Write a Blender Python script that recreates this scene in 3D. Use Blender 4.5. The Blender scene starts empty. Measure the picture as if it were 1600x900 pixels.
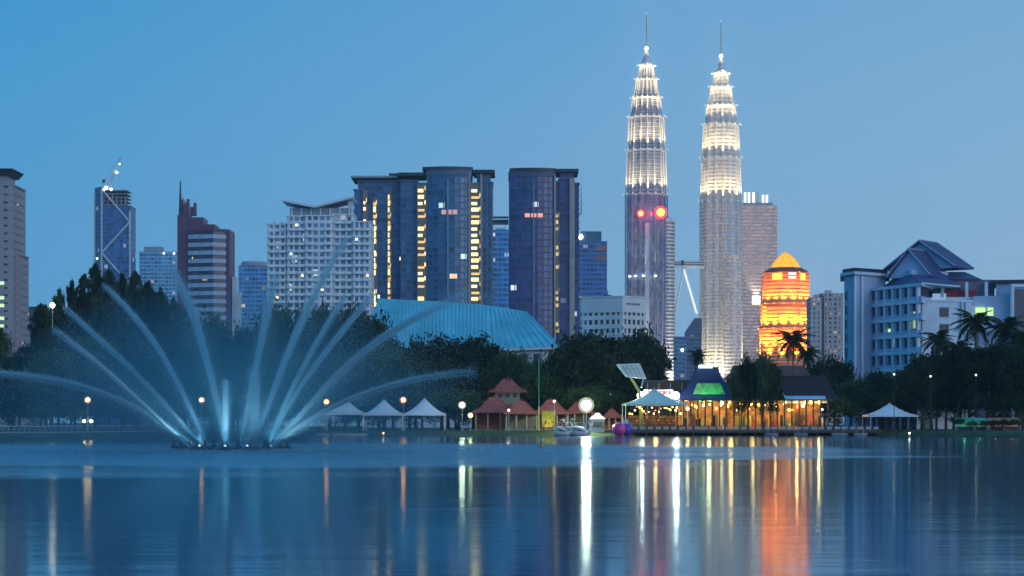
import bpy, math, random
from math import pi, sin, cos, radians, sqrt
from mathutils import Vector
import numpy as np
random.seed(7); rng = np.random.default_rng(7)
sc = bpy.context.scene
C = sc.collection

# ------------------------------------------------------------------ camera
F = 3115.0            # focal length in pixels of the 1600 px wide photograph
HZ = 660.0            # horizon row
CZ = 3.0              # eye height above the lake
cam = bpy.data.cameras.new('camera'); camo = bpy.data.objects.new('camera', cam); C.objects.link(camo)
camo.location = (0, 0, CZ); camo.rotation_euler = (pi/2, 0, 0)
cam.sensor_width = 36; cam.lens = F/1600*36; cam.shift_y = (HZ-450)/1600
cam.clip_start = 0.5; cam.clip_end = 60000
sc.camera = camo

# ------------------------------------------------------------------ dusk sky
world = bpy.data.worlds.new('World'); sc.world = world; world.use_nodes = True
SUN_AZ, SUN_EL = 142, 9          # afterglow, to the right of the view (degrees clockwise from the view direction)
def build_world():
    nt = world.node_tree; N = nt.nodes; L = nt.links
    bg = N['Background']; bg.inputs[1].default_value = 1.0
    tc = N.new('ShaderNodeTexCoord'); sx = N.new('ShaderNodeSeparateXYZ'); L.new(tc.outputs['Generated'], sx.inputs[0])
    def ramp(stops):
        r = N.new('ShaderNodeValToRGB'); r.color_ramp.interpolation = 'EASE' if len(stops) == 2 else 'LINEAR'
        while len(r.color_ramp.elements) < len(stops): r.color_ramp.elements.new(.5)
        for e, (p, c) in zip(r.color_ramp.elements, stops): e.position = p; e.color = (*c, 1)
        return r
    cool = ramp([(0, (.10,.385,.72)), (.09, (.060,.362,.71)), (.21, (.026,.300,.64)), (.5, (.05,.28,.60)), (1, (.04,.24,.56))])
    warm = ramp([(0, (.38,.56,.74)), (.09, (.34,.555,.76)), (.21, (.205,.44,.69)), (.5, (.10,.32,.60)), (1, (.04,.24,.56))])
    for r in (cool, warm): L.new(sx.outputs['Z'], r.inputs[0])
    az = N.new('ShaderNodeMapRange'); az.interpolation_type = 'SMOOTHSTEP'
    az.inputs['From Min'].default_value = -.42; az.inputs['From Max'].default_value = .42
    L.new(sx.outputs['X'], az.inputs['Value'])
    mx = N.new('ShaderNodeMixRGB'); L.new(az.outputs[0], mx.inputs[0]); L.new(cool.outputs[0], mx.inputs[1]); L.new(warm.outputs[0], mx.inputs[2])
    sky = N.new('ShaderNodeTexSky'); sky.sky_type = 'NISHITA'; sky.sun_disc = False
    sky.sun_elevation = radians(SUN_EL); sky.sun_rotation = radians(SUN_AZ); sky.ozone_density = 4
    ad = N.new('ShaderNodeMixRGB'); ad.blend_type = 'ADD'; ad.inputs[0].default_value = .005
    L.new(mx.outputs[0], ad.inputs[1]); L.new(sky.outputs[0], ad.inputs[2]); L.new(ad.outputs[0], bg.inputs[0])
build_world()
sun = bpy.data.lights.new('sun', 'SUN'); sun.energy = 1.0; sun.angle = radians(50); sun.color = (.84, .88, 1)
suno = bpy.data.objects.new('sun', sun); C.objects.link(suno)
az, el = radians(SUN_AZ), radians(SUN_EL)
suno.rotation_euler = Vector((sin(az)*cos(el), cos(az)*cos(el), sin(el))).to_track_quat('Z', 'Y').to_euler()

sc.view_settings.view_transform = 'Standard'; sc.view_settings.look = 'None'
sc.view_settings.exposure = 0; sc.view_settings.gamma = 1; sc.view_settings.use_curve_mapping = False
cy = sc.cycles
cy.use_denoising = True; cy.max_bounces = 4; cy.diffuse_bounces = 2; cy.glossy_bounces = 3; cy.transmission_bounces = 3
cy.use_adaptive_sampling = True; cy.adaptive_threshold = .02; cy.volume_bounces = 0; cy.transparent_max_bounces = 12; cy.sample_clamp_indirect = 8; cy.caustics_reflective = False; cy.caustics_refractive = False

# ------------------------------------------------------------------ helpers
GZ = 1.2                                              # level of the land round the lake
def WX(px, D): return (px-800)/F*D
def WZ(py, D): return CZ + (HZ-py)/F*D
class MB:
    def __init__(s): s.v = []; s.f = []
    def add(s, vs, fs):
        o = len(s.v); s.v += [tuple(v) for v in vs]; s.f += [tuple(i+o for i in f) for f in fs]; return s
    def box(s, x0, x1, y0, y1, z0, z1):
        return s.add([(x, y, z) for z in (z0, z1) for y in (y0, y1) for x in (x0, x1)],
                     [(0,2,3,1),(4,5,7,6),(0,1,5,4),(2,6,7,3),(0,4,6,2),(1,3,7,5)])
    def frustum(s, p0, z0, p1, z1):
        n = len(p0)
        return s.add([(x, y, z0) for x, y in p0]+[(x, y, z1) for x, y in p1],
                     [tuple(range(n-1, -1, -1)), tuple(range(n, 2*n))]+[(i, (i+1) % n, n+(i+1) % n, n+i) for i in range(n)])
    def prism(s, p, z0, z1): return s.frustum(p, z0, p, z1)
    def tube(s, pts, rad, n=6):
        pts = [Vector(p) for p in pts]
        if not hasattr(rad, '__len__'): rad = [rad]*len(pts)
        vs = []; fs = []
        for i, p in enumerate(pts):
            t = (pts[min(i+1, len(pts)-1)]-pts[max(i-1, 0)]).normalized()
            a = t.orthogonal().normalized() if abs(t.z) > .99 else t.cross(Vector((0,0,1))).normalized()
            b = t.cross(a)
            for k in range(n):
                w = 2*pi*k/n; vs.append(p+(a*cos(w)+b*sin(w))*rad[i])
        for i in range(len(pts)-1):
            for k in range(n):
                fs.append((i*n+k, i*n+(k+1) % n, (i+1)*n+(k+1) % n, (i+1)*n+k))
        fs += [tuple(range(n-1, -1, -1)), tuple(range((len(pts)-1)*n, len(pts)*n))]
        return s.add(vs, fs)
    def lathe(s, prof, n=16, c=(0, 0)):
        vs = []; fs = []
        for r, z in prof:
            for k in range(n): vs.append((c[0]+r*cos(2*pi*k/n), c[1]+r*sin(2*pi*k/n), z))
        for i in range(len(prof)-1):
            for k in range(n): fs.append((i*n+k, i*n+(k+1) % n, (i+1)*n+(k+1) % n, (i+1)*n+k))
        fs += [tuple(range(n-1, -1, -1)), tuple(range((len(prof)-1)*n, len(prof)*n))]
        return s.add(vs, fs)
    def sphere(s, c, r, n=12, m=8, sz=1):
        return s.lathe([(max(r*sin(pi*i/m), .002*r), c[2]-r*sz*cos(pi*i/m)) for i in range(m+1)], n, c[:2])
    def mesh(s, name, mat, smooth=False):
        m = bpy.data.meshes.new(name); m.from_pydata(s.v, [], s.f); m.materials.append(mat)
        if smooth: m.shade_smooth()
        return m
    def build(s, name, mat, parent=None, smooth=False, loc=(0,0,0)):
        return put(name, s.mesh(name, mat, smooth), parent, loc)
def put(name, mesh, parent=None, loc=(0,0,0), rz=0):
    o = bpy.data.objects.new(name, mesh); C.objects.link(o); o.location = loc; o.rotation_euler.z = rz
    if parent: o.parent = parent
    return o
def tag(o, label, cat, group=None):
    o['label'] = label; o['category'] = cat
    if group: o['group'] = group
    return o
def thing(name, label, cat, loc, rz=0, group=None):
    o = bpy.data.objects.new(name, None); C.objects.link(o); o.location = loc; o.rotation_euler.z = rz; o.empty_display_size = .5
    return tag(o, label, cat, group)
def stuff(o): o['kind'] = 'stuff'; return o
def at(name, label, cat, px, D, z=GZ, group=None):    # a thing standing on the land
    r = thing(name, label, cat, (WX(px, D), D, z), 0, group); r['_'] = 0; del r['_']
    return r
def rect(x0, x1, y0, y1): return [(x0, y0), (x1, y0), (x1, y1), (x0, y1)]
def off(poly, d):                                     # outward offset of a counter-clockwise polygon
    n = len(poly); out = []
    for i in range(n):
        a, b, c = Vector(poly[i-1]), Vector(poly[i]), Vector(poly[(i+1) % n])
        n1 = (b-a).normalized(); n2 = (c-b).normalized(); n1 = Vector((n1.y, -n1.x)); n2 = Vector((n2.y, -n2.x))
        m = (n1+n2); m = m/max(m.length_squared/2, .35)
        out.append((b.x+m.x*d, b.y+m.y*d))
    return out
def arc(cx, cyy, r, a0, a1, n): return [(cx+r*cos(a0+(a1-a0)*i/n), cyy+r*sin(a0+(a1-a0)*i/n)) for i in range(n+1)]
def ordinal(i): return ['first','second','third','fourth','fifth','sixth','seventh','eighth','ninth','tenth','eleventh','twelfth','thirteenth','fourteenth','fifteenth','sixteenth','seventeenth','eighteenth','nineteenth','twentieth'][i]
def lamp(kind, parent, loc, power, col, radius=.3, spot=None, aim=None):
    l = bpy.data.lights.new('lamp_light', kind); l.energy = power; l.color = col; l.shadow_soft_size = radius
    if spot: l.spot_size = radians(spot); l.spot_blend = 1
    o = bpy.data.objects.new('lamp_light', l); C.objects.link(o); o.location = loc
    if parent: o.parent = parent
    if aim is not None: o.rotation_euler = Vector(aim).to_track_quat('-Z', 'Y').to_euler()
    return o

# ------------------------------------------------------------------ materials
def M(name, col, rough=.6, metal=0, var=.18, scale=.3, bump=0, spec=.5):
    m = bpy.data.materials.new(name); m.use_nodes = True; N = m.node_tree.nodes; L = m.node_tree.links
    b = N['Principled BSDF']; b.inputs['Roughness'].default_value = rough; b.inputs['Metallic'].default_value = metal
    b.inputs['Specular IOR Level'].default_value = spec
    tc = N.new('ShaderNodeTexCoord'); no = N.new('ShaderNodeTexNoise'); no.inputs['Scale'].default_value = scale; no.inputs['Detail'].default_value = 5
    L.new(tc.outputs['Object'], no.inputs['Vector'])
    r = N.new('ShaderNodeValToRGB'); r.color_ramp.elements[0].position = .3; r.color_ramp.elements[1].position = .7
    r.color_ramp.elements[0].color = (*[c*(1-var) for c in col], 1); r.color_ramp.elements[1].color = (*[min(c*(1+var), 1) for c in col], 1)
    L.new(no.outputs[0], r.inputs[0]); L.new(r.outputs[0], b.inputs['Base Color'])
    if bump:
        bp = N.new('ShaderNodeBump'); bp.inputs['Strength'].default_value = bump; L.new(no.outputs[0], bp.inputs['Height']); L.new(bp.outputs[0], b.inputs['Normal'])
    return m
def EM(name, col, strength, sample=True):
    m = bpy.data.materials.new(name); m.use_nodes = True; N = m.node_tree.nodes; L = m.node_tree.links
    b = N['Principled BSDF']; b.inputs['Base Color'].default_value = (*[c*.5 for c in col], 1); b.inputs['Roughness'].default_value = .4
    b.inputs['Emission Color'].default_value = (*col, 1)
    b.inputs['Emission Strength'].default_value = strength
    if not sample: m.cycles.emission_sampling = 'NONE'
    return m
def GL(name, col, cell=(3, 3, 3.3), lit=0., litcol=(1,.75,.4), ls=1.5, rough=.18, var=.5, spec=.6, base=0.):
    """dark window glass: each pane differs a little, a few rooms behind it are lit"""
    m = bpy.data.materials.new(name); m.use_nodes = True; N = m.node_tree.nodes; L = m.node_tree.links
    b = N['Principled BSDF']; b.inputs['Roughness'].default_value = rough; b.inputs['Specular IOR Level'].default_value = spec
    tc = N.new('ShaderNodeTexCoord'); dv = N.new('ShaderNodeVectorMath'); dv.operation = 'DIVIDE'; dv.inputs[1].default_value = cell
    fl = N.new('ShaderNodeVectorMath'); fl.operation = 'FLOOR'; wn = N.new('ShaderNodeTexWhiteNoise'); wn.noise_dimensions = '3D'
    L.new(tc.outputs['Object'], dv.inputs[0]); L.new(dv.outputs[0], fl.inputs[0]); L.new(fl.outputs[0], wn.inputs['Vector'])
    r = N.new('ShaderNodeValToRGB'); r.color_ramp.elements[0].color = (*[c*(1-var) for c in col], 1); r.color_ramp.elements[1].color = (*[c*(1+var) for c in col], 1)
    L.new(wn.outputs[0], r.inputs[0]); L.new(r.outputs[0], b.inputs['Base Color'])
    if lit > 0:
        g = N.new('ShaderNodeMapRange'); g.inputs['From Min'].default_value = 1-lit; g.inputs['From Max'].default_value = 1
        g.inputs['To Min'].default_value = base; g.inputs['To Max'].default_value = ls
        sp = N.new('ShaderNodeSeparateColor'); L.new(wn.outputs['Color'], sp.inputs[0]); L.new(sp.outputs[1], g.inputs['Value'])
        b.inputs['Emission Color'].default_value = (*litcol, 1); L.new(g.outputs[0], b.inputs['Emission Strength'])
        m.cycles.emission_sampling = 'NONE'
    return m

# ------------------------------------------------------------------ generic storeyed block
def edges(poly):
    n = len(poly)
    for i in range(n):
        a, b = Vector(poly[i]), Vector(poly[(i+1) % n]); d = b-a
        if d.length < .01: continue
        t = d.normalized(); yield i, a, b, t, Vector((t.y, -t.x)), d.length
def block(root, poly, z0, z1, pitch, bh, bmat, gmat, pier=0, pw=.6, pmat=None, proud=.35, join=False, bname='floor_band', cap=.6, capmat=None, bandtop=True):
    MB().prism(poly, z0, z1).build('glass_core', gmat, root)
    bm = MB().prism(off(poly, proud), 0, bh).mesh(bname, bmat)
    k = 0; z = z0
    while z+bh < z1-.1:
        put(bname, bm, root, (0, 0, z)); z += pitch; k += 1
    if cap: MB().prism(off(poly, proud+.25), z1-.003, z1+cap).build('parapet', capmat or bmat, root)
    if pier:
        pp = proud*.75; J = MB(); pm = MB().box(-pw/2, pw/2, -pp, .12, z0, z1-.01)
        me = None if join else pm.mesh('pier', pmat or bmat)
        for i, a, b, t, nn, Ln in edges(poly):
            if nn.y > .35: continue
            n = max(1, round(Ln/pier)); rz = math.atan2(t.y, t.x)
            for q in range(n+1):
                if q == n and n > 1 and Ln < pier*1.2: continue
                e = min(max(q*Ln/n, pw/2), Ln-pw/2); p = a+t*e
                if join:
                    J.add([(p.x+v[0]*cos(rz)-v[1]*sin(rz), p.y+v[0]*sin(rz)+v[1]*cos(rz), v[2]) for v in pm.v], pm.f)
                else: put('pier', me, root, (p.x, p.y, 0), rz)
        if join: stuff(J.build('mullion_grid', pmat or bmat, root))
def lit_panes(root, poly, z0, z1, pitch, bh, cell, mats, n, w=None, rnd=None, emin=0, hh=None):
    """lit rooms: single panes set just in front of the glass, inside the openings of a block"""
    rnd = rnd or random.Random(3); ed = [e for e in edges(poly) if e[4].y < .2 and e[5] > emin]
    w = w or cell*.7; h = hh or (pitch-bh)*.9
    me = [MB().box(-w/2, w/2, -.09, .02, 0, h).mesh('lit_window', m) for m in mats]
    used = set(); tot = sum(e[5]*max(.05, -e[4].y) for e in ed)
    for _ in range(n):
        x = rnd.random()*tot
        for e in ed:
            x -= e[5]*max(.05, -e[4].y)
            if x <= 0: break
        i, a, b, t, nn, Ln = e
        nc = max(1, round(Ln/cell)); q = rnd.randrange(nc); k = rnd.randrange(max(1, int((z1-z0-1)/pitch)))
        if (i, q, k) in used: continue
        used.add((i, q, k)); p = a+t*((q+.5)*Ln/nc)
        put('lit_window', rnd.choice(me), root, (p.x, p.y, z0+k*pitch+bh+.05*h), math.atan2(t.y, t.x))
# ------------------------------------------------------------------ lake and land
def water_mat():
    m = bpy.data.materials.new('lake_water'); m.use_nodes = True; N = m.node_tree.nodes; L = m.node_tree.links
    b = N['Principled BSDF']; b.inputs['Base Color'].default_value = (.003, .03, .075, 1); b.inputs['IOR'].default_value = 1.33
    b.inputs['Specular IOR Level'].default_value = .5
    geo = N.new('ShaderNodeNewGeometry')
    # distance from the fountain: its falling spray roughens the water there
    mp = N.new('ShaderNodeMapping'); mp.inputs['Location'].default_value = (38*.0125, -205*.0108, 0); mp.inputs['Scale'].default_value = (.0125, .0108, 0)
    L.new(geo.outputs['Position'], mp.inputs[0])
    ln = N.new('ShaderNodeVectorMath'); ln.operation = 'LENGTH'; L.new(mp.outputs[0], ln.inputs[0])
    wn = N.new('ShaderNodeTexNoise'); wn.inputs['Scale'].default_value = 1; wn.inputs['Detail'].default_value = 3
    mw = N.new('ShaderNodeMapping'); mw.inputs['Scale'].default_value = (.012, .05, 1); L.new(geo.outputs['Position'], mw.inputs[0]); L.new(mw.outputs[0], wn.inputs['Vector'])
    ad = N.new('ShaderNodeMath'); ad.operation = 'MULTIPLY_ADD'; ad.inputs[1].default_value = .9; L.new(wn.outputs[0], ad.inputs[0]); L.new(ln.outputs['Value'], ad.inputs[2])
    st = N.new('ShaderNodeMapRange'); st.interpolation_type = 'SMOOTHSTEP'
    for k, v in zip(('From Min', 'From Max', 'To Min', 'To Max'), (1.05, 1.5, 1, 0)): st.inputs[k].default_value = v
    L.new(ad.outputs[0], st.inputs['Value'])
    ro = N.new('ShaderNodeMapRange'); ro.inputs['To Min'].default_value = .095; ro.inputs['To Max'].default_value = .26
    L.new(st.outputs[0], ro.inputs['Value']); pass
    # slow swell and fine cat's-paws, crests across the view
    bumps = None
    for sc_, strength, dist in (((.05, .22, 1), .022, 1.0), ((.35, 1.3, 1), .035, .2), ((.012, .035, 1), .015, 2)):
        m2 = N.new('ShaderNodeMapping'); m2.inputs['Scale'].default_value = sc_; L.new(geo.outputs['Position'], m2.inputs[0])
        n2 = N.new('ShaderNodeTexNoise'); n2.inputs['Scale'].default_value = 1; n2.inputs['Detail'].default_value = 4; n2.inputs['Distortion'].default_value = .4; L.new(m2.outputs[0], n2.inputs['Vector'])
        bp = N.new('ShaderNodeBump'); bp.inputs['Strength'].default_value = strength; bp.inputs['Distance'].default_value = dist
        L.new(n2.outputs[0], bp.inputs['Height'])
        if bumps: L.new(bumps.outputs[0], bp.inputs['Normal'])
        bumps = bp
    # choppy ring where the spray comes down
    m3 = N.new('ShaderNodeMapping'); m3.inputs['Scale'].default_value = (.16, .75, 1); L.new(geo.outputs['Position'], m3.inputs[0])
    n3 = N.new('ShaderNodeTexNoise'); n3.inputs['Scale'].default_value = 1; n3.inputs['Detail'].default_value = 5; L.new(m3.outputs[0], n3.inputs['Vector'])
    bp = N.new('ShaderNodeBump'); bp.inputs['Distance'].default_value = .55; L.new(n3.outputs[0], bp.inputs['Height']); L.new(st.outputs[0], bp.inputs['Strength']); L.new(bumps.outputs[0], bp.inputs['Normal']); bumps = bp
    # mirror of the sky over dark blue water
    gl = N.new('ShaderNodeBsdfGlossy'); gl.inputs['Color'].default_value = (.74, .95, 1, 1); L.new(ro.outputs[0], gl.inputs['Roughness']); L.new(bumps.outputs[0], gl.inputs['Normal'])
    df = N.new('ShaderNodeBsdfDiffuse'); df.inputs[0].default_value = (.001, .042, .115, 1); fr = N.new('ShaderNodeFresnel'); fr.inputs['IOR'].default_value = 1.33; L.new(bumps.outputs[0], fr.inputs['Normal'])
    mx = N.new('ShaderNodeMixShader'); L.new(fr.outputs[0], mx.inputs[0])
    L.new(df.outputs[0], mx.inputs[1]); L.new(gl.outputs[0], mx.inputs[2]); L.new(mx.outputs[0], N['Material Output'].inputs[0]); N.remove(b)
    return m
W = MB().add([(-1500, -600, 0), (1500, -600, 0), (1500, 560, 0), (-1500, 560, 0)], [(0, 1, 2, 3)]).build('lake_water', water_mat()); W['kind'] = 'structure'
SHORE = [(-2200, 380), (-700, 330), (0, 322), (120, 335), (250, 389), (420, 425), (560, 440), (960, 446), (1400, 446), (1500, 410), (1600, 384), (2300, 360), (3800, 380)]
def shoreD(px):
    for (a, d), (b, e) in zip(SHORE, SHORE[1:]):
        if a <= px <= b: return d+(e-d)*(px-a)/(b-a)
    return 380
grass = M('park_grass', (.035, .06, .022), .9, var=.5, scale=.12, bump=.5)
def build_land():
    cols = list(range(-2200, 3801, 20)); rows = ((-3, -.6), (0, -.12), (1.2, .3), (5, .8), (12, GZ), (40, GZ+.05), (150, GZ+.02), (1500, GZ), (4600, GZ))
    v = []; f = []
    for c in cols:
        d = shoreD(c)+rng.normal(0, .7)
        for o, z in rows:
            D = d+o; v.append((WX(c, max(d, D) if o < 200 else D), D, z+(rng.normal(0, .05) if 0 < o < 30 else 0)))
    n = len(rows)
    for i in range(len(cols)-1):
        for j in range(n-1): f.append((i*n+j, (i+1)*n+j, (i+1)*n+j+1, i*n+j+1))
    o = MB().add(v, f).build('ground', grass, smooth=True); o['kind'] = 'structure'
build_land()
path_m = M('promenade_paving', (.30, .28, .25), .85, scale=.6)
def build_path():
    v = []; f = []; cols = list(range(-500, 2101, 25))
    for c in cols:
        d = shoreD(c)
        for o in (16, 19.5): v.append((WX(c, d+o), d+o, GZ+.09))
    for i in range(len(cols)-1): f.append((2*i, 2*i+2, 2*i+3, 2*i+1))
    o = MB().add(v, f).build('path', path_m); o['kind'] = 'structure'
build_path()
# submerged and near ground so that the sheet of land is whole
o = MB().add([(-5500, -1500, -3), (5500, -1500, -3), (5500, 5400, -3), (-5500, 5400, -3)], [(0, 1, 2, 3)]).build('lake_bed', M('lake_mud', (.03, .035, .03), .95)); o['kind'] = 'structure'
# ------------------------------------------------------------------ buildings of the skyline
warm1 = EM('window_light_warm', (1, .68, .25), 2.2, False); warm2 = EM('window_light_cream', (1, .86, .55), 2.0, False)
cool1 = EM('window_light_cool', (.65, .95, 1), 1.8, False); amber = EM('stair_light_amber', (1, .74, .28), 1.7, False)
pale_l = EM('stair_light_cream', (1, .84, .45), 2.1, False)
dark_m = M('roof_dark_metal', (.03, .04, .06), .5); conc_w = M('painted_concrete_white', (.62, .64, .68), .7, scale=.08)
conc_g = M('painted_concrete_grey', (.34, .34, .38), .75, scale=.06)
class Site:
    """a building standing at distance D: x() and z() turn rows and columns into metres from its base"""
    def __init__(s, name, label, px, D, cat='building', group=None):
        s.px, s.D = px, D; s.r = at(name, label, cat, px, D, GZ, group)
    def x(s, px, y=0): return WX(px, s.D+y)-WX(s.px, s.D)
    def z(s, py, y=0): return WZ(py, s.D+y)-GZ
    def s(s, n): return n*s.D/F
def mast(root, x, y, z0, z1, r, mat, name='antenna'):
    MB().tube([(x, y, z0), (x, y, (z0+z1)/2), (x, y, z1)], [r, r*.7, r*.35], 6).build(name, mat, root)

def far_left_tower():
    b = Site('office_tower', 'grey concrete tower with a jutting dark roof slab at the left edge', -10, 900); r = b.r
    wall = M('mauve_concrete', (.42, .36, .38), .75, scale=.05); g = GL('tower_glass_mauve', (.10, .09, .11), (3.4, 3.4, 3.5), .05, (.7,1,.6), 1.1)
    x0 = b.x(-70)
    block(r, rect(x0, b.x(20), 0, 22), 0, b.z(290), 3.5, 2.6, wall, g, 5.5, 2.2, wall, .4, join=True)
    block(r, rect(x0+2, b.x(27), 3, 20), 0, b.z(398), 3.5, 2.4, wall, g, 4.2, 1.6, wall, .3, join=True)
    MB().prism(rect(x0+3, b.x(8), 4, 18), b.z(290)+.5, b.z(273)).build('plant_room', conc_g, r)
    MB().frustum(rect(x0, b.x(12), 2, 20), b.z(273), rect(x0-2, b.x(19), 0, 22), b.z(263)).build('roof_slab', dark_m, r)
    me = MB().box(-.8, .8, -.3, .1, -.8, .8).mesh('louvre', dark_m)
    for py in (314, 324): put('louvre', me, r, (b.x(8), -.1, b.z(py)))
    lm = MB().box(-1.1, 1.1, -.45, -.2, 0, 1.5).mesh('lit_window', EM('window_light_green', (.75, 1, .55), .9, False))
    for py in (445, 468, 480, 500, 512):
        for px in (3,): put('lit_window', lm, r, (b.x(px), 0, b.z(py)))
far_left_tower()

def sign_block():
    b = Site('low_office_block', 'low blue hazy block with a glowing white rooftop sign, left edge', 48, 1300); r = b.r
    g = GL('blue_block_glass', (.06, .13, .22), (4, 4, 3.6), .04, (.8, .95, 1), 1)
    block(r, rect(b.x(27), b.x(66), 0, 18), 0, b.z(502), 3.6, 1.2, conc_g, g, 4, .8, conc_g, .3, join=True)
    MB().frustum(rect(b.x(28), b.x(65), 2, 16), b.z(502)+.5, rect(b.x(36), b.x(58), 7, 11), b.z(478)).build('roof', dark_m, r)
    MB().box(b.x(31), b.x(45), -1, -.4, b.z(497), b.z(489)).build('sign_panel', EM('sign_light_white', (.75, 1, .98), 3), r)
sign_block()

def braced_tower():
    b = Site('skyscraper', 'blue glass tower with white diagonal bracing and a crane on top', 173, 1900); r = b.r
    g = GL('braced_glass', (.05, .15, .36), (3, 3, 4), .02, (.8,.9,1), 1.2); fr = M('white_steel', (.62, .66, .72), .5)
    x0, xm, x1 = b.x(145), b.x(159), b.x(203)
    h = b.z(296)
    block(r, [(x0, 10), (xm, 0), (xm+.5, 30), (x0, 30)], 0, h+2, 4, .7, M('blue_spandrel', (.12, .25, .46), .4), g, 4, .5, None, .3, join=True)
    block(r, rect(xm, x1, 0, 28), 0, b.z(322), 4, .6, M('blue_spandrel_b', (.09, .21, .42), .4), g, 4, .35, None, .25, join=True)
    # crown under construction: open floors
    sl = MB().prism(rect(xm+1, x1-3, 1, 26), 0, .7).mesh('floor_slab', conc_g)
    for k in range(5): put('floor_slab', sl, r, (0, 0, b.z(322)+1.2+k*3.4))
    for i in range(6):
        xx = xm+1.5+i*(x1-xm-6)/5
        MB().box(xx-.5, xx+.5, 1.5, 2.5, b.z(322), b.z(300+i*1.8)).build('column', conc_g, r)
    for a, c in (((159, 296), (203, 347)), ((203, 347), (159, 395)), ((159, 395), (203, 445)), ((203,445),(159,495)), ((159, 296), (159, 560)), ((203, 330), (203, 560)), ((145, 300), (145, 560))):
        yy = -.9 if a[0] != 145 else 9
        MB().tube([(b.x(a[0]), yy, b.z(a[1])), (b.x(c[0]), yy, b.z(c[1]))], .95, 6).build('brace', fr, r)
    for px, py in ((152, 404), (163, 296)):
        MB().box(b.x(px)-.7, b.x(px)+.7, -1.6, -.4, b.z(py)-.7, b.z(py)+.7).build('work_light', EM('work_light', (1, .95, .8), 6), r)
    # crane
    c = Site('tower_crane', 'pale luffing crane with bright work lights on the braced tower', 172, 1905, 'crane'); cr = c.r
    zt = c.z(299)
    cr.location.z = GZ+zt+.2
    st = M('crane_steel', (.55, .56, .5), .5); q = lambda px, py: (c.x(px), 0, c.z(py)-zt)
    def lattice(p, e, w, n, name):
        p, e = Vector(p), Vector(e); t = e-p; sd = t.normalized().cross(Vector((0, 1, 0)))*w; mb = MB()
        for s in (-1, 1): mb.tube([p+sd*s, e+sd*s*.6], .28, 4)
        for i in range(n):
            a = p+t*i/n+sd*(1 if i % 2 else -1)*(1-.4*i/n); d = p+t*(i+1)/n+sd*(-1 if i % 2 else 1)*(1-.4*(i+1)/n); mb.tube([a, d], .2, 4)
        mb.build(name, st, cr)
    lattice((c.x(172), 0, 0), q(172, 284), 1.1, 4, 'mast'); lattice(q(172, 286), q(189, 246), 1.0, 9, 'jib')
    lattice(q(172, 286), q(162, 281), .9, 3, 'counter_jib'); MB().box(c.x(160), c.x(164), -1, 1, c.z(286)-zt, c.z(281)-zt).build('counterweight', dark_m, cr)
    MB().tube([q(172, 284), q(177, 262)], .4, 4).build('a_frame', st, cr)
    MB().tube([q(177, 262), q(188, 248)], .12, 4).build('stay_cable', dark_m, cr)
    for px, py, s in ((183, 270, 1.5), (187, 257, .9), (166, 294, 2.2), (174, 297, 1.8)):
        MB().sphere((c.x(px), -1.2, c.z(py)-zt), s*.75, 8, 6).build('work_light', EM('crane_lamp', (1, .93, .75), 9), cr)
braced_tower()

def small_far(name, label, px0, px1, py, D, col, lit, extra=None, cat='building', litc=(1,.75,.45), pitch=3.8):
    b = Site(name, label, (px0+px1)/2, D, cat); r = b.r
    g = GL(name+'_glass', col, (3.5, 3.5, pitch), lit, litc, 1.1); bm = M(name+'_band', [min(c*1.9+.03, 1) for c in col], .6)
    p = rect(b.x(px0), b.x(px1), 0, b.s((px1-px0)*.8))
    block(r, p, 0, b.z(py), pitch, 1.3, bm, g, 3.5, .5, bm, .3, join=True)
    if extra: extra(b, r, p)
    return b
def ex_low(b, r, p):
    MB().box(b.x(224), b.x(252), 4, 16, b.z(392), b.z(388)+2).build('plant_room', conc_g, r)
    for px in (256, 272):
        MB().sphere((b.x(px), -.6, b.z(396)), .9, 8, 6).build('roof_lamp', EM('roof_lamp', (1, .8, .6), 5), r)
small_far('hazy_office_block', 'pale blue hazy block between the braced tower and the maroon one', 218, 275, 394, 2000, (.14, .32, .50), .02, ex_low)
def ex_round(b, r, p):
    MB().lathe([(b.s(21), b.z(416)+.4), (b.s(21), b.z(412)), (b.s(19), b.z(408))], 24, (b.x(395), b.s(18))).build('roof', conc_g, r)
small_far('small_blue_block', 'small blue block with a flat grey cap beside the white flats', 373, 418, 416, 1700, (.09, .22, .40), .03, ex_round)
def ex_none(b, r, p):
    MB().box(b.x(775), b.x(790), 3, 10, b.z(360), b.z(356)).build('plant_room', conc_g, r)
small_far('blue_apartment_block', 'plain blue block seen in the gap below the high walkway', 762, 800, 360, 1500, (.06, .19, .40), .05, ex_none, litc=(.7,.85,1))
def ex_sign(b, r, p):
    MB().prism(rect(b.x(908), b.x(940), 2, b.s(28)), b.z(378)+.5, b.z(361)).build('upper_storey', M('upper_storey_blue', (.06,.14,.24),.4), r)
    MB().tube([(b.x(907), -1.2, b.z(370)), (b.x(907), -.5, b.z(370))], b.s(4), 16).build('round_sign', EM('round_sign', (1, .95, .7), 6), r)
    MB().box(b.x(930), b.x(948.5), -.7, -.36, b.z(392), b.z(384)).build('copper_band', M('copper_band', (.4, .2, .2), .5), r)
    MB().box(b.x(930), b.x(948.5), -.7, -.36, b.z(408), b.z(399)).build('copper_band', M('copper_band_low', (.33, .18, .2), .5), r)
small_far('dark_blue_tower', 'slim dark blue tower with a round glowing sign beside the tall flats', 902, 948, 378, 1600, (.05, .12, .30), .02, ex_sign)
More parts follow.
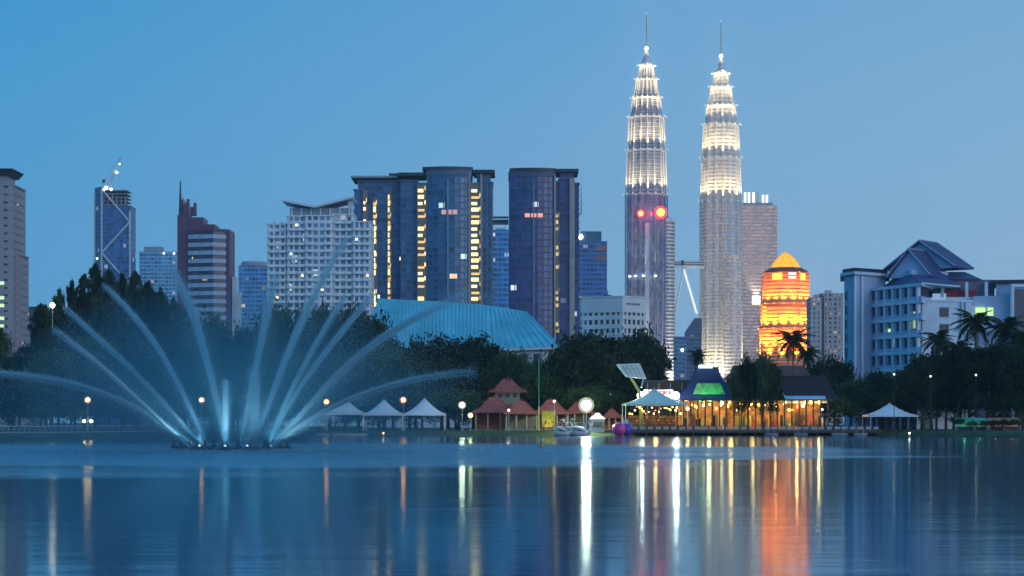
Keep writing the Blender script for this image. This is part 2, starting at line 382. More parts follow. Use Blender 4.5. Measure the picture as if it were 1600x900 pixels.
small_far('grey_blue_tower', 'grey blue slant topped building between the twin towers', 1072, 1096, 520, 1850, (.08, .13, .22), .03,
    lambda b, r, p: MB().add([(b.x(1072)-.3, -.3, b.z(520)+.61), (b.x(1096)+.3, -.3, b.z(520)+.61), (b.x(1096)+.3, 14, b.z(520)+.61), (b.x(1072)-.3, 14, b.z(520)+.61), (b.x(1086), -.3, b.z(497)), (b.x(1096)+.3, -.3, b.z(497)), (b.x(1096)+.3, 14, b.z(497)), (b.x(1086), 14, b.z(497))],
        [(0,1,5,4),(1,2,6,5),(2,3,7,6),(3,0,4,7),(4,5,6,7),(0,3,2,1)]).build('slant_roof', M('slant_roof', (.13,.17,.25),.5), r))
small_far('low_blue_block', 'low blue block with one bright window at the foot of the skybridge', 1054, 1072, 527, 1820, (.07, .15, .26), .02,
    lambda b, r, p: MB().sphere((b.x(1066), -.8, b.z(547)), 1.3, 8, 6).build('wall_lamp', EM('wall_lamp', (1, .95, .75), 6), r))

def maroon_tower():
    b = Site('stepped_office_tower', 'maroon stepped office tower with pale window bands and a thin spire', 318, 1500); r = b.r
    mar = M('maroon_cladding', (.14, .045, .10), .5, scale=.05); band = M('pale_window_band', (.46, .50, .64), .4); g = GL('maroon_glass', (.03, .035, .075), (4, 4, 3.6), .02)
    d = b.s(50)
    MB().prism(rect(b.x(277), b.x(296), 0, d), 0, b.z(336)).build('slab_wall', mar, r)
    MB().prism(rect(b.x(296), b.x(317), 1, d), 0, b.z(335)-2).build('slab_wall', mar, r)
    MB().prism(rect(b.x(317), b.x(335), 2, d), 0, b.z(350)).build('slab_wall', mar, r)
    block(r, [(b.x(296), -3), (b.x(336), -9), (b.x(358), -2), (b.x(358), d), (b.x(296), d)], 0, b.z(363), b.s(12.6), b.s(6.2), band, g, 0, proud=.5, capmat=mar, cap=2)
    MB().prism(rect(b.x(355), b.x(360), -4, d), 0, b.z(362)).build('edge_fin', mar, r)
    for px, top in ((283, 312), (287, 318), (292, 310), (298, 322), (303, 316)):
        MB().prism(rect(b.x(px-1.6), b.x(px+1.6), 3, 9), b.z(336), b.z(top)).build('crown_fin', mar, r)
    MB().add([(b.x(283), 4, b.z(336)), (b.x(302), 4, b.z(336)), (b.x(283), 4, b.z(306)), (b.x(283), 7, b.z(336)), (b.x(302), 7, b.z(336)), (b.x(283), 7, b.z(306))], [(0,1,2),(3,5,4),(0,3,4,1),(1,4,5,2),(2,5,3,0)]).build('crown_blade', conc_g, r)
    mast(r, b.x(281), 2, b.z(336), b.z(282), 1.3, dark_m, 'spire')
    for px in (365, 371):
        MB().prism(rect(b.x(px-3), b.x(px+3), 2, 12), 0, b.z(372 if px < 367 else 395)-b.s(60)).build('service_shaft', conc_w, r)
    MB().prism(rect(b.x(298), b.x(332), -6, -3.1), 0, b.z(488)).build('podium', M('podium_cream', (.6,.52,.36),.7), r)
    lit_panes(r, rect(b.x(298), b.x(332), -6.1, 0), 0, b.z(488), 5, 1, 6, [warm2], 12)
maroon_tower()

def white_condo():
    b = Site('white_apartment_block', 'white apartment block with rows of balconies and a butterfly roof', 498, 950); r = b.r
    wh = M('condo_white', (.72, .78, .84), .7, scale=.05); g = GL('condo_glass', (.16, .26, .42), (2.6, 2.6, 3.4), .05, (.8, .95, 1), 1.1); bw = M('balcony_white', (.80, .83, .86), .6)
    segs = [('left', 417, 447, 350, 4), ('mid_a', 449, 478, 338, 2), ('mid_b', 478, 520, 338, 0), ('mid_c', 520, 552, 335, 3), ('right', 552, 580, 347, 1)]
    for nm, a, c, py, y in segs:
        p = rect(b.x(a), b.x(c)-.4, y, y+20)
        block(r, p, 0, b.z(py), 3.45, 1.5, bw, g, 3.1, .95, wh, .4, join=False)
        n = max(2, round((c-a)/13)); wdt = (b.x(c)-b.x(a))/n
        # balconies: slab and solid front on every storey
        bal = MB().box(-wdt*.36, wdt*.36, -1.7, -.5, -.1, .12).box(-wdt*.36, wdt*.36, -1.72, -1.56, .121, 1.0).mesh('balcony', bw)
        for i in range(n):
            if i % 2 and n > 2: continue
            k = 1
            while k*3.45 < b.z(py)-4:
                if b.z(py)-k*3.45 < 62: put('balcony', bal, r, (b.x(a)+(i+.5)*wdt, y, k*3.45+.2))
                k += 1
        lit_panes(r, p, b.z(470), b.z(py), 3.45, 1.15, 3.1, [cool1, warm2], 3, 1.3, random.Random(a), 8)
    # butterfly roof over an open top storey
    zt = b.z(338)
    MB().prism(rect(b.x(452), b.x(548), 3, 18), zt+.5, b.z(324)).build('top_storey', M('top_storey_blue', (.28, .36, .48), .5), r)
    for px in (455, 470, 485, 500, 515, 530, 545): MB().box(b.x(px)-.35, b.x(px)+.35, 2.2, 2.9, zt, b.z(324)).build('column', wh, r)
    def wing(p0, p1, name):
        (xa, ya), (xc, yc) = p0, p1; th = .9
        MB().add([(b.x(xa), y, b.z(ya)+d) for d in (0, th) for y in (-2, 21)]+[(b.x(xc), y, b.z(yc)+d) for d in (0, th) for y in (-2, 21)],
                 [(0,1,5,4),(2,6,7,3),(0,4,6,2),(1,3,7,5),(0,2,3,1),(4,5,7,6)]).build(name, wh, r)
    wing((441, 315), (492, 325), 'roof_wing'); wing((492.2, 325), (552, 310), 'roof_wing')
    MB().box(b.x(543), b.x(549), 4, 12, b.z(335), b.z(313)).build('lift_shaft', wh, r)
    for px in (421, 433): MB().box(b.x(px), b.x(px+5), 8, 14, b.z(350)+.5, b.z(344)).build('tank_room', wh, r)
white_condo()

def stair(b, r, px, w, y, py0, py1, pitch, skip, mat, seed, gap=.42):
    """a stair shaft open to the front: one lit landing a storey"""
    rnd = random.Random(seed); ww = b.s(w)
    MB().box(b.x(px)-ww/2-.5, b.x(px)+ww/2+.5, y-.35, y+.3, b.z(py1), b.z(py0)).build('stair_shaft', M('stair_shaft_%d' % px, (.25, .21, .17), .7), r)
    ms = [EM('landing_%d_%d' % (px, q), c, st, False) for q, (c, st) in enumerate((((1, .72, .30), mat[0]), ((1, .80, .45), mat[0]*.75), ((1, .62, .2), mat[0]*.5)))]
    me = [MB().box(-ww*.5, ww*w1, -.16, 0, 0, pitch*(1-gap)*h1).mesh('lit_landing', ms[q % 3]) for q, (w1, h1) in enumerate(((.28, 1), (.1, .8), (.34, .62), (.2, .9)))]
    m2 = [MB().box(ww*.36, ww*.5, -.22, 0, 0, pitch*.6).mesh('lit_landing', ms[q]) for q in range(3)]
    z = b.z(py1); k = 0
    while z < b.z(py0)-pitch:
        if k not in skip and rnd.random() > .06:
            put('lit_landing', rnd.choice(me), r, (b.x(px), y-.36, z+.2))
            if k % 2 == 0: put('lit_landing', rnd.choice(m2), r, (b.x(px), y-.36, z+.2+rnd.random()*1.2))
        z += pitch; k += 1
fl_dark = M('tower_band_blue', (.09, .16, .30), .5); fin_m = M('tower_fin_beige', (.42, .36, .34), .7)
def curved(b, x0, x1, bow, depth, n=8):
    w = x1-x0; R = (w*w/4+bow*bow)/(2*bow); cx = (x0+x1)/2; cyy = R-bow; a = math.asin(w/2/R)
    return arc(cx, cyy, R, -pi/2-a, -pi/2+a, n)+[(x1, depth), (x0, depth)]
def condo_left():
    b = Site('slim_apartment_tower', 'blue apartment tower wing with two long lit stair strips', 598, 1060); r = b.r
    g = GL('condo_blue_glass', (.06, .14, .30), (3.1, 3.1, 3.35), .008, (.9,.95,1), 1.2)
    p = rect(b.x(560), b.x(640), 0, 24)
    block(r, p, 0, b.z(284), 3.35, .8, fl_dark, g, 3.1, .3, fl_dark, .3, join=True)
    block(r, rect(b.x(554), b.x(565), -2, 10), 0, b.z(298), 3.35, 1.0, fl_dark, g, 0, proud=.4)
    MB().prism(rect(b.x(549), b.x(622), -4, 26), b.z(279), b.z(276)).build('roof_slab', conc_g, r)
    MB().prism(rect(b.x(560), b.x(640), 2, 22), b.z(284)+.5, b.z(279)-.02).build('top_storey', fl_dark, r)
    MB().prism(rect(b.x(608), b.x(650), -1, 20), b.z(276)+.02, b.z(271)).build('roof_slab', dark_m, r)
    stair(b, r, 586, 5, -.6, 310, 480, 3.35, (3, 4), (1.9,), 1, .12); stair(b, r, 608.5, 4.5, -.6, 298, 480, 3.35, (), (1.5,), 2, .06); stair(b, r, 571, 5, -2.6, 298, 360, 3.35, (2, 5, 9), (1.8,), 3, .4)
    lit_panes(r, p, b.z(480), b.z(290), 3.35, .8, 3.1, [cool1, warm2], 8, 1.6, random.Random(5), 8)
condo_left()
def condo_mid():
    b = Site('curved_apartment_tower', 'tall curved blue glass apartment tower with two zigzag lit stairs', 703, 1050); r = b.r
    g = GL('condo_teal_glass', (.04, .14, .28), (2.9, 2.9, 3.35), .012, (.7,1,.9), 1.2)
    p = curved(b, b.x(668), b.x(735), 2.0, 24)
    block(r, p, 0, b.z(275), 3.35, .7, M('tower_band_teal', (.06, .17, .30), .5), g, 2.9, .22, fl_dark, .3, join=True)
    pl = rect(b.x(626), b.x(651), 3, 24); pr = rect(b.x(753), b.x(769), 2, 22)
    block(r, pl, 0, b.z(282), 3.35, .9, fl_dark, g, 3, .3, fl_dark, .3, join=True)
    block(r, pr, 0, b.z(285), 3.35, .9, fl_dark, g, 2.4, .35, conc_g, .3, join=True)
    MB().box(b.x(651), b.x(668), .5, 24, 0, b.z(285)).build('stair_block', fl_dark, r); MB().box(b.x(735), b.x(753), .5, 24, 0, b.z(285)).build('stair_block', fl_dark, r)
    stair(b, r, 659, 12, .2, 288, 480, 3.35, (24, 25, 26, 27), (2.0,), 4); stair(b, r, 744, 15, .2, 285, 490, 3.35, (), (2.1,), 6)
    for px in (733.5, 752): MB().box(b.x(px)-.5, b.x(px)+.5, -1.2, 1, 0, b.z(272)).build('corner_fin', fin_m, r)
    MB().box(b.x(700)-.35, b.x(700)+.35, -2.9, -1.6, 0, b.z(282)).build('centre_fin', M('centre_fin', (.28,.36,.48),.5), r)
    MB().prism(off(p, .8), b.z(275)+.6, b.z(266)).build('top_storey', M('top_storey_slate', (.10,.14,.22),.5), r)
    MB().prism(curved(b, b.x(660), b.x(739), 3, 26), b.z(266)+.01, b.z(261)).build('roof_slab', dark_m, r)
    MB().prism(rect(b.x(622), b.x(664), 1, 24), b.z(274), b.z(269)).build('roof_slab', dark_m, r)
    MB().prism(rect(b.x(739.5), b.x(773), 0, 24), b.z(270), b.z(265)).build('roof_slab', dark_m, r)
    MB().prism(rect(b.x(745), b.x(766), 3, 20), b.z(285)+.5, b.z(270)-.02).build('top_storey', fl_dark, r)
    lit_panes(r, p, b.z(470), b.z(285), 3.35, .7, 2.9, [cool1, warm2, warm1], 9, 1.7, random.Random(15), 3)
    # a lit room on several storeys, as round (700,335) and (705,432)
    for px, py, w, h, m in ((690, 332, 26, 7, 0), (703, 432, 12, 8, 1)):
        m_ = (EM('pink_room', (1, .55, .5), .5, False), EM('peach_room', (1, .62, .38), 1.3, False))[m]
        for i in range(3):
            MB().box(b.x(px+i*w/3), b.x(px+i*w/3)+b.s(w/3)*.82, -2.5, -2.05, b.z(py)-1.2, b.z(py)+1.2).build('lit_window', m_, r)
condo_mid()
def condo_right():
    b = Site('dark_apartment_tower', 'dark purple-blue apartment tower right of the high walkway', 850, 1045); r = b.r
    g = GL('condo_violet_glass', (.055, .075, .22), (2.9, 2.9, 3.35), .012, (.8,.9,1), 1.1); vb = M('tower_band_violet', (.085, .10, .24), .5)
    p = curved(b, b.x(796), b.x(866), 1.8, 24)
    block(r, p, 0, b.z(276), 3.35, .7, vb, g, 2.9, .22, vb, .3, join=True)
    pr = rect(b.x(874), b.x(890), 1, 24); block(r, pr, 0, b.z(280), 3.35, .9, vb, g, 2.6, .3, vb, .3, join=True)
    block(r, rect(b.x(899), b.x(905), 6, 24), 0, b.z(285), 3.35, .9, vb, g, 0, proud=.3)
    MB().box(b.x(865), b.x(874), 1.5, 24, 0, b.z(282)).build('stair_block', vb, r)
    stair(b, r, 871, 5, 1.2, 330, 520, 3.35, (2, 3, 7, 8, 9, 14, 15, 20, 21, 25, 27), (.7,), 9)
    MB().box(b.x(865.5), b.x(868.5), -1.5, 1.4, 0, b.z(274)).build('corner_fin', fin_m, r)
    MB().box(b.x(890), b.x(898), -1, 20, 0, b.z(279)).build('beige_shaft', fin_m, r)
    MB().box(b.x(834)-.3, b.x(834)+.3, -2.7, -1.4, 0, b.z(283)).build('centre_fin', M('centre_fin_violet', (.26,.30,.46),.5), r)
    MB().prism(off(p, .6), b.z(276)+.6, b.z(268)).build('top_storey', M('top_storey_violet', (.08,.08,.16),.5), r)
    MB().prism(curved(b, b.x(796), b.x(869), 3, 26), b.z(268)+.01, b.z(263)).build('roof_slab', dark_m, r)
    MB().prism(rect(b.x(869.4), b.x(904), -1, 24), b.z(269), b.z(264)).build('roof_slab', dark_m, r)
    MB().prism(rect(b.x(876), b.x(897), 2, 20), b.z(280)+.6, b.z(269)-.02).build('top_storey', vb, r)
    mast(r, b.x(909), 10, b.z(330), b.z(285), .35, conc_g); MB().box(b.x(904.5), b.x(909.5), 9.7, 10.3, b.z(332), b.z(330)).build('mast_bracket', conc_g, r)
    lit_panes(r, p, b.z(500), b.z(285), 3.35, .7, 2.9, [cool1, warm2], 6, 1.5, random.Random(25), 3)
    m_ = EM('red_room', (1, .42, .3), .9, False)
    for i in range(3): MB().box(b.x(820+i*10), b.x(828+i*10), -2.35, -1.8, b.z(340), b.z(334)).build('lit_window', m_, r)
condo_right()
def walkway():
    b = Site('high_walkway', 'two-storey covered walkway joining two blue apartment towers', 782, 1056, 'walkway'); r = b.r
    zb = b.z(350); r.location.z = GZ+zb
    x0, x1 = b.x(769.5), b.x(794.5)
    for py in (349, 344, 339): MB().box(x0, x1, 0, 5, b.z(py)-zb-.25, b.z(py)-zb+.3).build('deck', conc_g, r)
    for i in range(6):
        xx = x0+.3+i*(x1-x0-.6)/5; MB().box(xx-.15, xx+.15, .2, .5, b.z(349)-zb+.3, b.z(339)-zb-.25).build('post', conc_g, r)
    MB().box(x0, x1, 1.5, 4.5, b.z(349)-zb+.31, b.z(344)-zb-.3).build('glazing', M('walkway_glass', (.05,.08,.14), .2), r)
walkway()

def white_office():
    b = Site('white_office_block', 'white block with square windows above the big tree', 960, 800); r = b.r
    wh = M('office_white', (.78, .77, .78), .65, scale=.06); g = GL('office_glass', (.02, .03, .06), (2.8, 2.8, 3.5), 0)
    p = [(b.x(911), 9), (b.x(972), 0), (b.x(1010), 9.5), (b.x(1010), 28), (b.x(911), 28)]
    block(r, p, 0, b.z(486), 3.6, 1.7, wh, g, 2.6, 1.1, wh, .4, cap=0)
    MB().prism(off(p, .6), b.z(486)-.4, b.z(464)).build('attic_wall', wh, r)
    sl = MB().box(-.45, .45, -.75, -.62, 0, .8).mesh('attic_vent', dark_m)
    a, c = Vector(p[1]), Vector(p[2]); t = (c-a).normalized()
    for i in range(5): q = a+t*(2.5+i*1.7); put('attic_vent', sl, r, (q.x, q.y, b.z(476)), math.atan2(t.y, t.x))
    MB().prism(off(p, .9), b.z(464)+.003, b.z(462)).build('coping', wh, r)
    mast(r, b.x(951), 8, b.z(462), b.z(450), .25, dark_m); MB().box(b.x(945), b.x(958), 8, 12, b.z(462)+.1, b.z(459)).build('plant_room', dark_m, r)
white_office()

def pink_flats():
    b = Site('pink_apartment_block', 'pale pinkish block of flats right of the orange tower', 1291, 1400); r = b.r
    pk = M('pink_render', (.58, .50, .50), .7, scale=.05); g = GL('pink_glass', (.10, .08, .10), (3, 3, 3.2), .25, (1, .6, .45), .7)
    for i, (a, c, py, y) in enumerate(((1267, 1284, 466, 0), (1286, 1318, 459, 3))):
        block(r, rect(b.x(a), b.x(c), y, y+18), 0, b.z(py), 3.3, 1.7, pk, g, 3.6, 1.8, pk, .4, join=True)
        MB().box(b.x(a)+3, b.x(a)+7, y+4, y+9, b.z(py)+.5, b.z(py)+3).build('tank_room', pk, r)
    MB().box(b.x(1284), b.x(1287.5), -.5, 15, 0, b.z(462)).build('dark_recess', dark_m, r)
pink_flats()
# ------------------------------------------------------------------ twin towers
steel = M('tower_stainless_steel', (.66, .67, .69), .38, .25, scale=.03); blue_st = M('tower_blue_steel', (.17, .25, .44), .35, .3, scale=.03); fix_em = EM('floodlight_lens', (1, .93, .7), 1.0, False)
def star(R, n=96):
    """plan of two crossed squares with rounded bays in the eight inner corners; R is the reach of the points"""
    a = R/1.4142; out = []
    for k in range(n):
        th = 2*pi*k/n+pi/n
        t = (th % (pi/2)); r1 = a/max(abs(cos(th)), abs(sin(th))); r2 = a/max(abs(cos(th+pi/4)), abs(sin(th+pi/4)))
        r = max(r1, r2)
        d = abs(((th-pi/8+pi/8) % (pi/4))-pi/8)
        cr, rc = 1.06*a, .24*a
        s = rc*rc-(cr*sin(d))**2
        if s > 0: r = max(r, cr*cos(d)+sqrt(s))
        out.append((r*cos(th), r*sin(th)))
    return out
def scaled(p, k): return [(x*k, y*k) for x, y in p]
def uplights(root, R, z, power, col, n, angs=(-168, -12), spot=60, lean=.13, em=None, so=3.2):
    fm = MB().box(-.4, .4, -.4, .4, -.5, .4).mesh('floodlight', em or fix_em); br = MB().box(-so-.8, .3, -.12, .12, -.75, -.51).mesh('bracket', steel)
    for i in range(n):
        a = radians(angs[0]+(angs[1]-angs[0])*i/(n-1)); x, y = (R+so)*cos(a), (R+so)*sin(a)
        o = put('floodlight', fm, root, (x, y, z+.5), a); put('bracket', br, o)
        lamp('SPOT', root, (x, y, z+1.3), power, col, .4, spot, (-cos(a)*lean, -sin(a)*lean, 1))
def twin(px, D, dy, label, lit, warm, bustle, glow):
    b = Site('skyscraper', label, px, D, 'skyscraper'); r = b.r
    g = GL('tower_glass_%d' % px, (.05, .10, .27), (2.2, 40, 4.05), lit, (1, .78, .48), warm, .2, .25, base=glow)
    gz = lambda py: b.z(py+dy)
    tiers = [(None, 305, 33, 33), (305, 236, 32.2, 30), (236, 184, 29.6, 27), (184, 154, 25.5, 21.5), (154, 125, 20, 15), (125, 104, 13.2, 10.2)]
    for ti, (pa, pb, ra, rb) in enumerate(tiers):
        z0 = 0 if pa is None else gz(pa); z1 = gz(pb); R0, R1 = b.s(ra), b.s(rb)
        MB().frustum(scaled(star(R0), .975), z0, scaled(star(R1), .975), z1).build('glass_core', g, r)
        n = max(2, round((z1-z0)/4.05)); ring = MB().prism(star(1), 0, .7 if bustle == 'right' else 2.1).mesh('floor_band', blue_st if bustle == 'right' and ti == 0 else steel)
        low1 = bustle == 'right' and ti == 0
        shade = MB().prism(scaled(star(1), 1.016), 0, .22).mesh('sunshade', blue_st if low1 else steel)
        for k in range(n):
            rr = R0+(R1-R0)*(k+.5)/n; z = z0+k*(z1-z0)/n
            for me, zz in ((ring, z), (shade, z+2.5)):
                o = put('floor_band' if me is ring else 'sunshade', me, r, (0, 0, zz)); o.scale = (rr, rr, 1)
        rb_ = MB()
        for kk in range(16):
            a = kk*pi/8; q = 1.0 if kk % 2 == 0 else .92
            p0, p1 = (R0*q*cos(a), R0*q*sin(a)), (R1*q*cos(a), R1*q*sin(a)); w_ = .55
            if sin(a) > .5: continue
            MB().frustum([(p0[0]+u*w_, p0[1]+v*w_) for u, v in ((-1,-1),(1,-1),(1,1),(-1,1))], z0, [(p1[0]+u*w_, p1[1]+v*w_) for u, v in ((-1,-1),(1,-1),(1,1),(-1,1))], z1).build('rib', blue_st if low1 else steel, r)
        MB().prism(star(R1*1.035), z1-1.6, z1+.35).build('ledge', steel, r)
    # crown: stacked rings, cone, ball and mast
    s = b.s
    MB().lathe([(s(8.6), gz(104)), (s(8), gz(98)), (s(6.4), gz(97.5)), (s(5.6), gz(92)), (s(4.4), gz(91.5)), (s(3.6), gz(86)), (s(2.4), gz(80))], 24).build('crown', steel, r)
    for rr, py in ((8.6, 101), (6.5, 95.5), (4.5, 90)): MB().lathe([(s(rr), gz(py)), (s(rr)+.6, gz(py)+.4), (s(rr), gz(py)+.8)], 24).build('crown_ring', steel, r)
    MB().sphere((0, 0, gz(75.5)), s(3.0), 16, 10, 1.25).build('finial_ball', EM('finial_ball_%d' % px, (1, .97, .88), 1.1), r, True)
    MB().lathe([(s(1.3), gz(71)), (s(1.0), gz(60)), (s(.75), gz(40)), (s(.35), gz(21))], 10).build('mast', M('mast_steel_%d' % px, (.12, .15, .2), .4, .5), r)
    MB().sphere((0, 0, gz(21)), s(.8), 8, 6).build('mast_tip', EM('mast_tip_%d' % px, (1, 1, 1), .9, False), r)
    wc = (1, .74, .36)
    for py, ra, pw in ((305, 33, 1.3e5), (236, 30.5, 1.2e5), (184, 27.3, 1.2e5), (154, 21.8, 1.1e5), (125, 15.3, 9e4), (104, 10.4, 7e4)):
        uplights(r, b.s(ra)*.985, gz(py), pw, wc, 9 if ra > 20 else 7)
    if bustle == 'right':
        bx, byy, zb = b.s(31), 5, gz(347)
        q = arc(bx, byy, b.s(14), 0, 2*pi, 32)[:-1]
        block(r, q, 0, zb, 4.05, 1.35, steel, g, 0, proud=.5)
        MB().lathe([(b.s(11), zb+.6), (b.s(10), zb+4), (b.s(6), zb+5.5)], 24, (bx, byy)).build('annex_cap', steel, r)
        for k, px_ in enumerate((983, 991, 1003, 1022)):
            x = b.x(px_); y = -sqrt(max(1, b.s(33.5)**2-x*x))-1.0
            MB().box(x-1.1, x+1.1, y-.8, y+2.5, gz(434), gz(432.5)).build('floodlight', EM('ledge_flood_%d' % k, (1, 1, .85), 9), r)
            lamp('SPOT', r, (x, y-.6, gz(431.5)), 1.6e5, (1, .97, .78), .4, 26, (0, .05, 1))
        pier = MB().prism(rect(-b.s(3.4), b.s(3.4), -.6, 3), 0, gz(352)).mesh('column', steel)
        for px_, hh in ((1009, 1),):
            x = b.x(px_); put('column', pier, r, (x, -sqrt(b.s(33)**2-x*x), 0))
        # two round illuminated emblems
        for x_, py, rad in ((b.x(1030), 335, 9.5), (b.x(999), 337, 5.5)):
            y = -sqrt(max(b.s(33)**2-x_*x_, 4))-1.4; zz = gz(py)
            o = MB().tube([(0, -.5, 0), (0, 1.5, 0)], b.s(rad), 24).build('emblem_rim', EM('emblem_red_%d' % rad, (1, .012, .035), 6), r, loc=(x_, y, zz))
            MB().tube([(0, -.9, 0), (0, -.45, 0)], b.s(rad*.66), 24).build('emblem_face', EM('emblem_yellow_%d' % rad, (1, .62, .03) if rad > 5 else (1, .30, .25), 3), o)
            lamp('POINT', r, (x_, y-7, zz), 1.6e4 if rad > 5 else 4e3, (1, .06, .16), 2)
    else:
        bx, byy, zb = b.s(14), -b.s(25), gz(390)
        q = arc(bx, byy, b.s(14), 0, 2*pi, 32)[:-1]
        block(r, q, 0, zb, 4.05, 1.35, steel, g, 0, proud=.5)
        for k in (-1, 0, 1): lamp('SPOT', r, (bx+k*6, byy+4, zb+2), 6e4, (1, .93, .66), .5, 60, (0, .35, 1)); MB().box(bx+k*6-.9, bx+k*6+.9, byy+2, byy+3.4, zb+.6, zb+1.6).build('floodlight', fix_em, r)
    uplights(r, b.s(35), 40, 3e5, (1, .80, .42), 6, (-165, -15), 80, .25, so=8)
    for o in list(r.children):
        pass
    return b
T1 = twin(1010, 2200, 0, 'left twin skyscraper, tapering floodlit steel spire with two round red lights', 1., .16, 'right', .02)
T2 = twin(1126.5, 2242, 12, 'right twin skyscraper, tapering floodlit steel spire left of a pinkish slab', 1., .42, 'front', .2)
def skybridge():
    b = Site('skybridge', 'two-storey skybridge on white slanting legs between the twin skyscrapers', 1076, 2221, 'bridge'); r = b.r
    zb = b.z(418); r.location.z = GZ+zb; q = lambda py: b.z(py)-zb
    x0, x1 = b.x(1051), b.x(1100)
    MB().box(x0, x1, -2.5, 2.5, q(414.2), q(410.5)).build('glazing', M('bridge_glass', (.08,.1,.14), .25), r)
    for py, h in ((418, 1.6), (413, 1.0), (409.5, 1.4)): MB().box(x0, x1, -3, 3, q(py), q(py)+h).build('deck', steel, r)
    wl = EM('leg_glow', (.92, 1, .95), .75, False); zl = q(420)  # white lighting of the front leg is put into its own emission
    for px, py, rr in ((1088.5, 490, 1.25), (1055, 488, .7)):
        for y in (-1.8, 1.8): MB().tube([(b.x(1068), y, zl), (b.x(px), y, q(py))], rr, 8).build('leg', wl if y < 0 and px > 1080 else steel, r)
    MB().box(b.x(1065), b.x(1071), -3.2, 3.2, q(421), q(418)-.02).build('bearing', steel, r)
    MB().box(b.x(1064), b.x(1068), -3.3, -3.0, q(415), q(407)).build('joint_cover', dark_m, r)
skybridge()
def slab_tower():
    b = Site('slab_tower', 'pinkish banded slab tower with lit fins on its roof behind the right twin', 1186, 2330); r = b.r
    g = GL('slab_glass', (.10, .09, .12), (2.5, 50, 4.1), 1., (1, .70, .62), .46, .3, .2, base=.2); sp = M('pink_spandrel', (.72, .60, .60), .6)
    p = rect(b.x(1156), b.x(1214), 0, 36)
    block(r, p, 0, b.z(322), 4.1, 2.0, sp, g, 0, proud=.5, cap=1)
    MB().prism(rect(b.x(1164), b.x(1208), 4, 30), b.z(322)+.9, b.z(316)).build('plant_room', M('slab_plant', (.34,.38,.42), .5), r)
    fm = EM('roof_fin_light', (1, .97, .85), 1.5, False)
    for i, px in enumerate((1165, 1171, 1178, 1184, 1193, 1199)):
        MB().box(b.x(px)-1.2, b.x(px)+1.2, 3, 6, b.z(316)+.01, b.z(300+(i > 3)*4)).build('roof_fin', fm if i != 3 else steel, r)
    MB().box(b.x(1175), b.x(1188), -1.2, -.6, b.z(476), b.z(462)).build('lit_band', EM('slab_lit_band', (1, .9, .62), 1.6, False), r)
    lamp('SPOT', r, (b.x(1181), -6, b.z(474)), 7e4, (1, .88, .62), .5, 60, (0, .15, 1))
slab_tower()
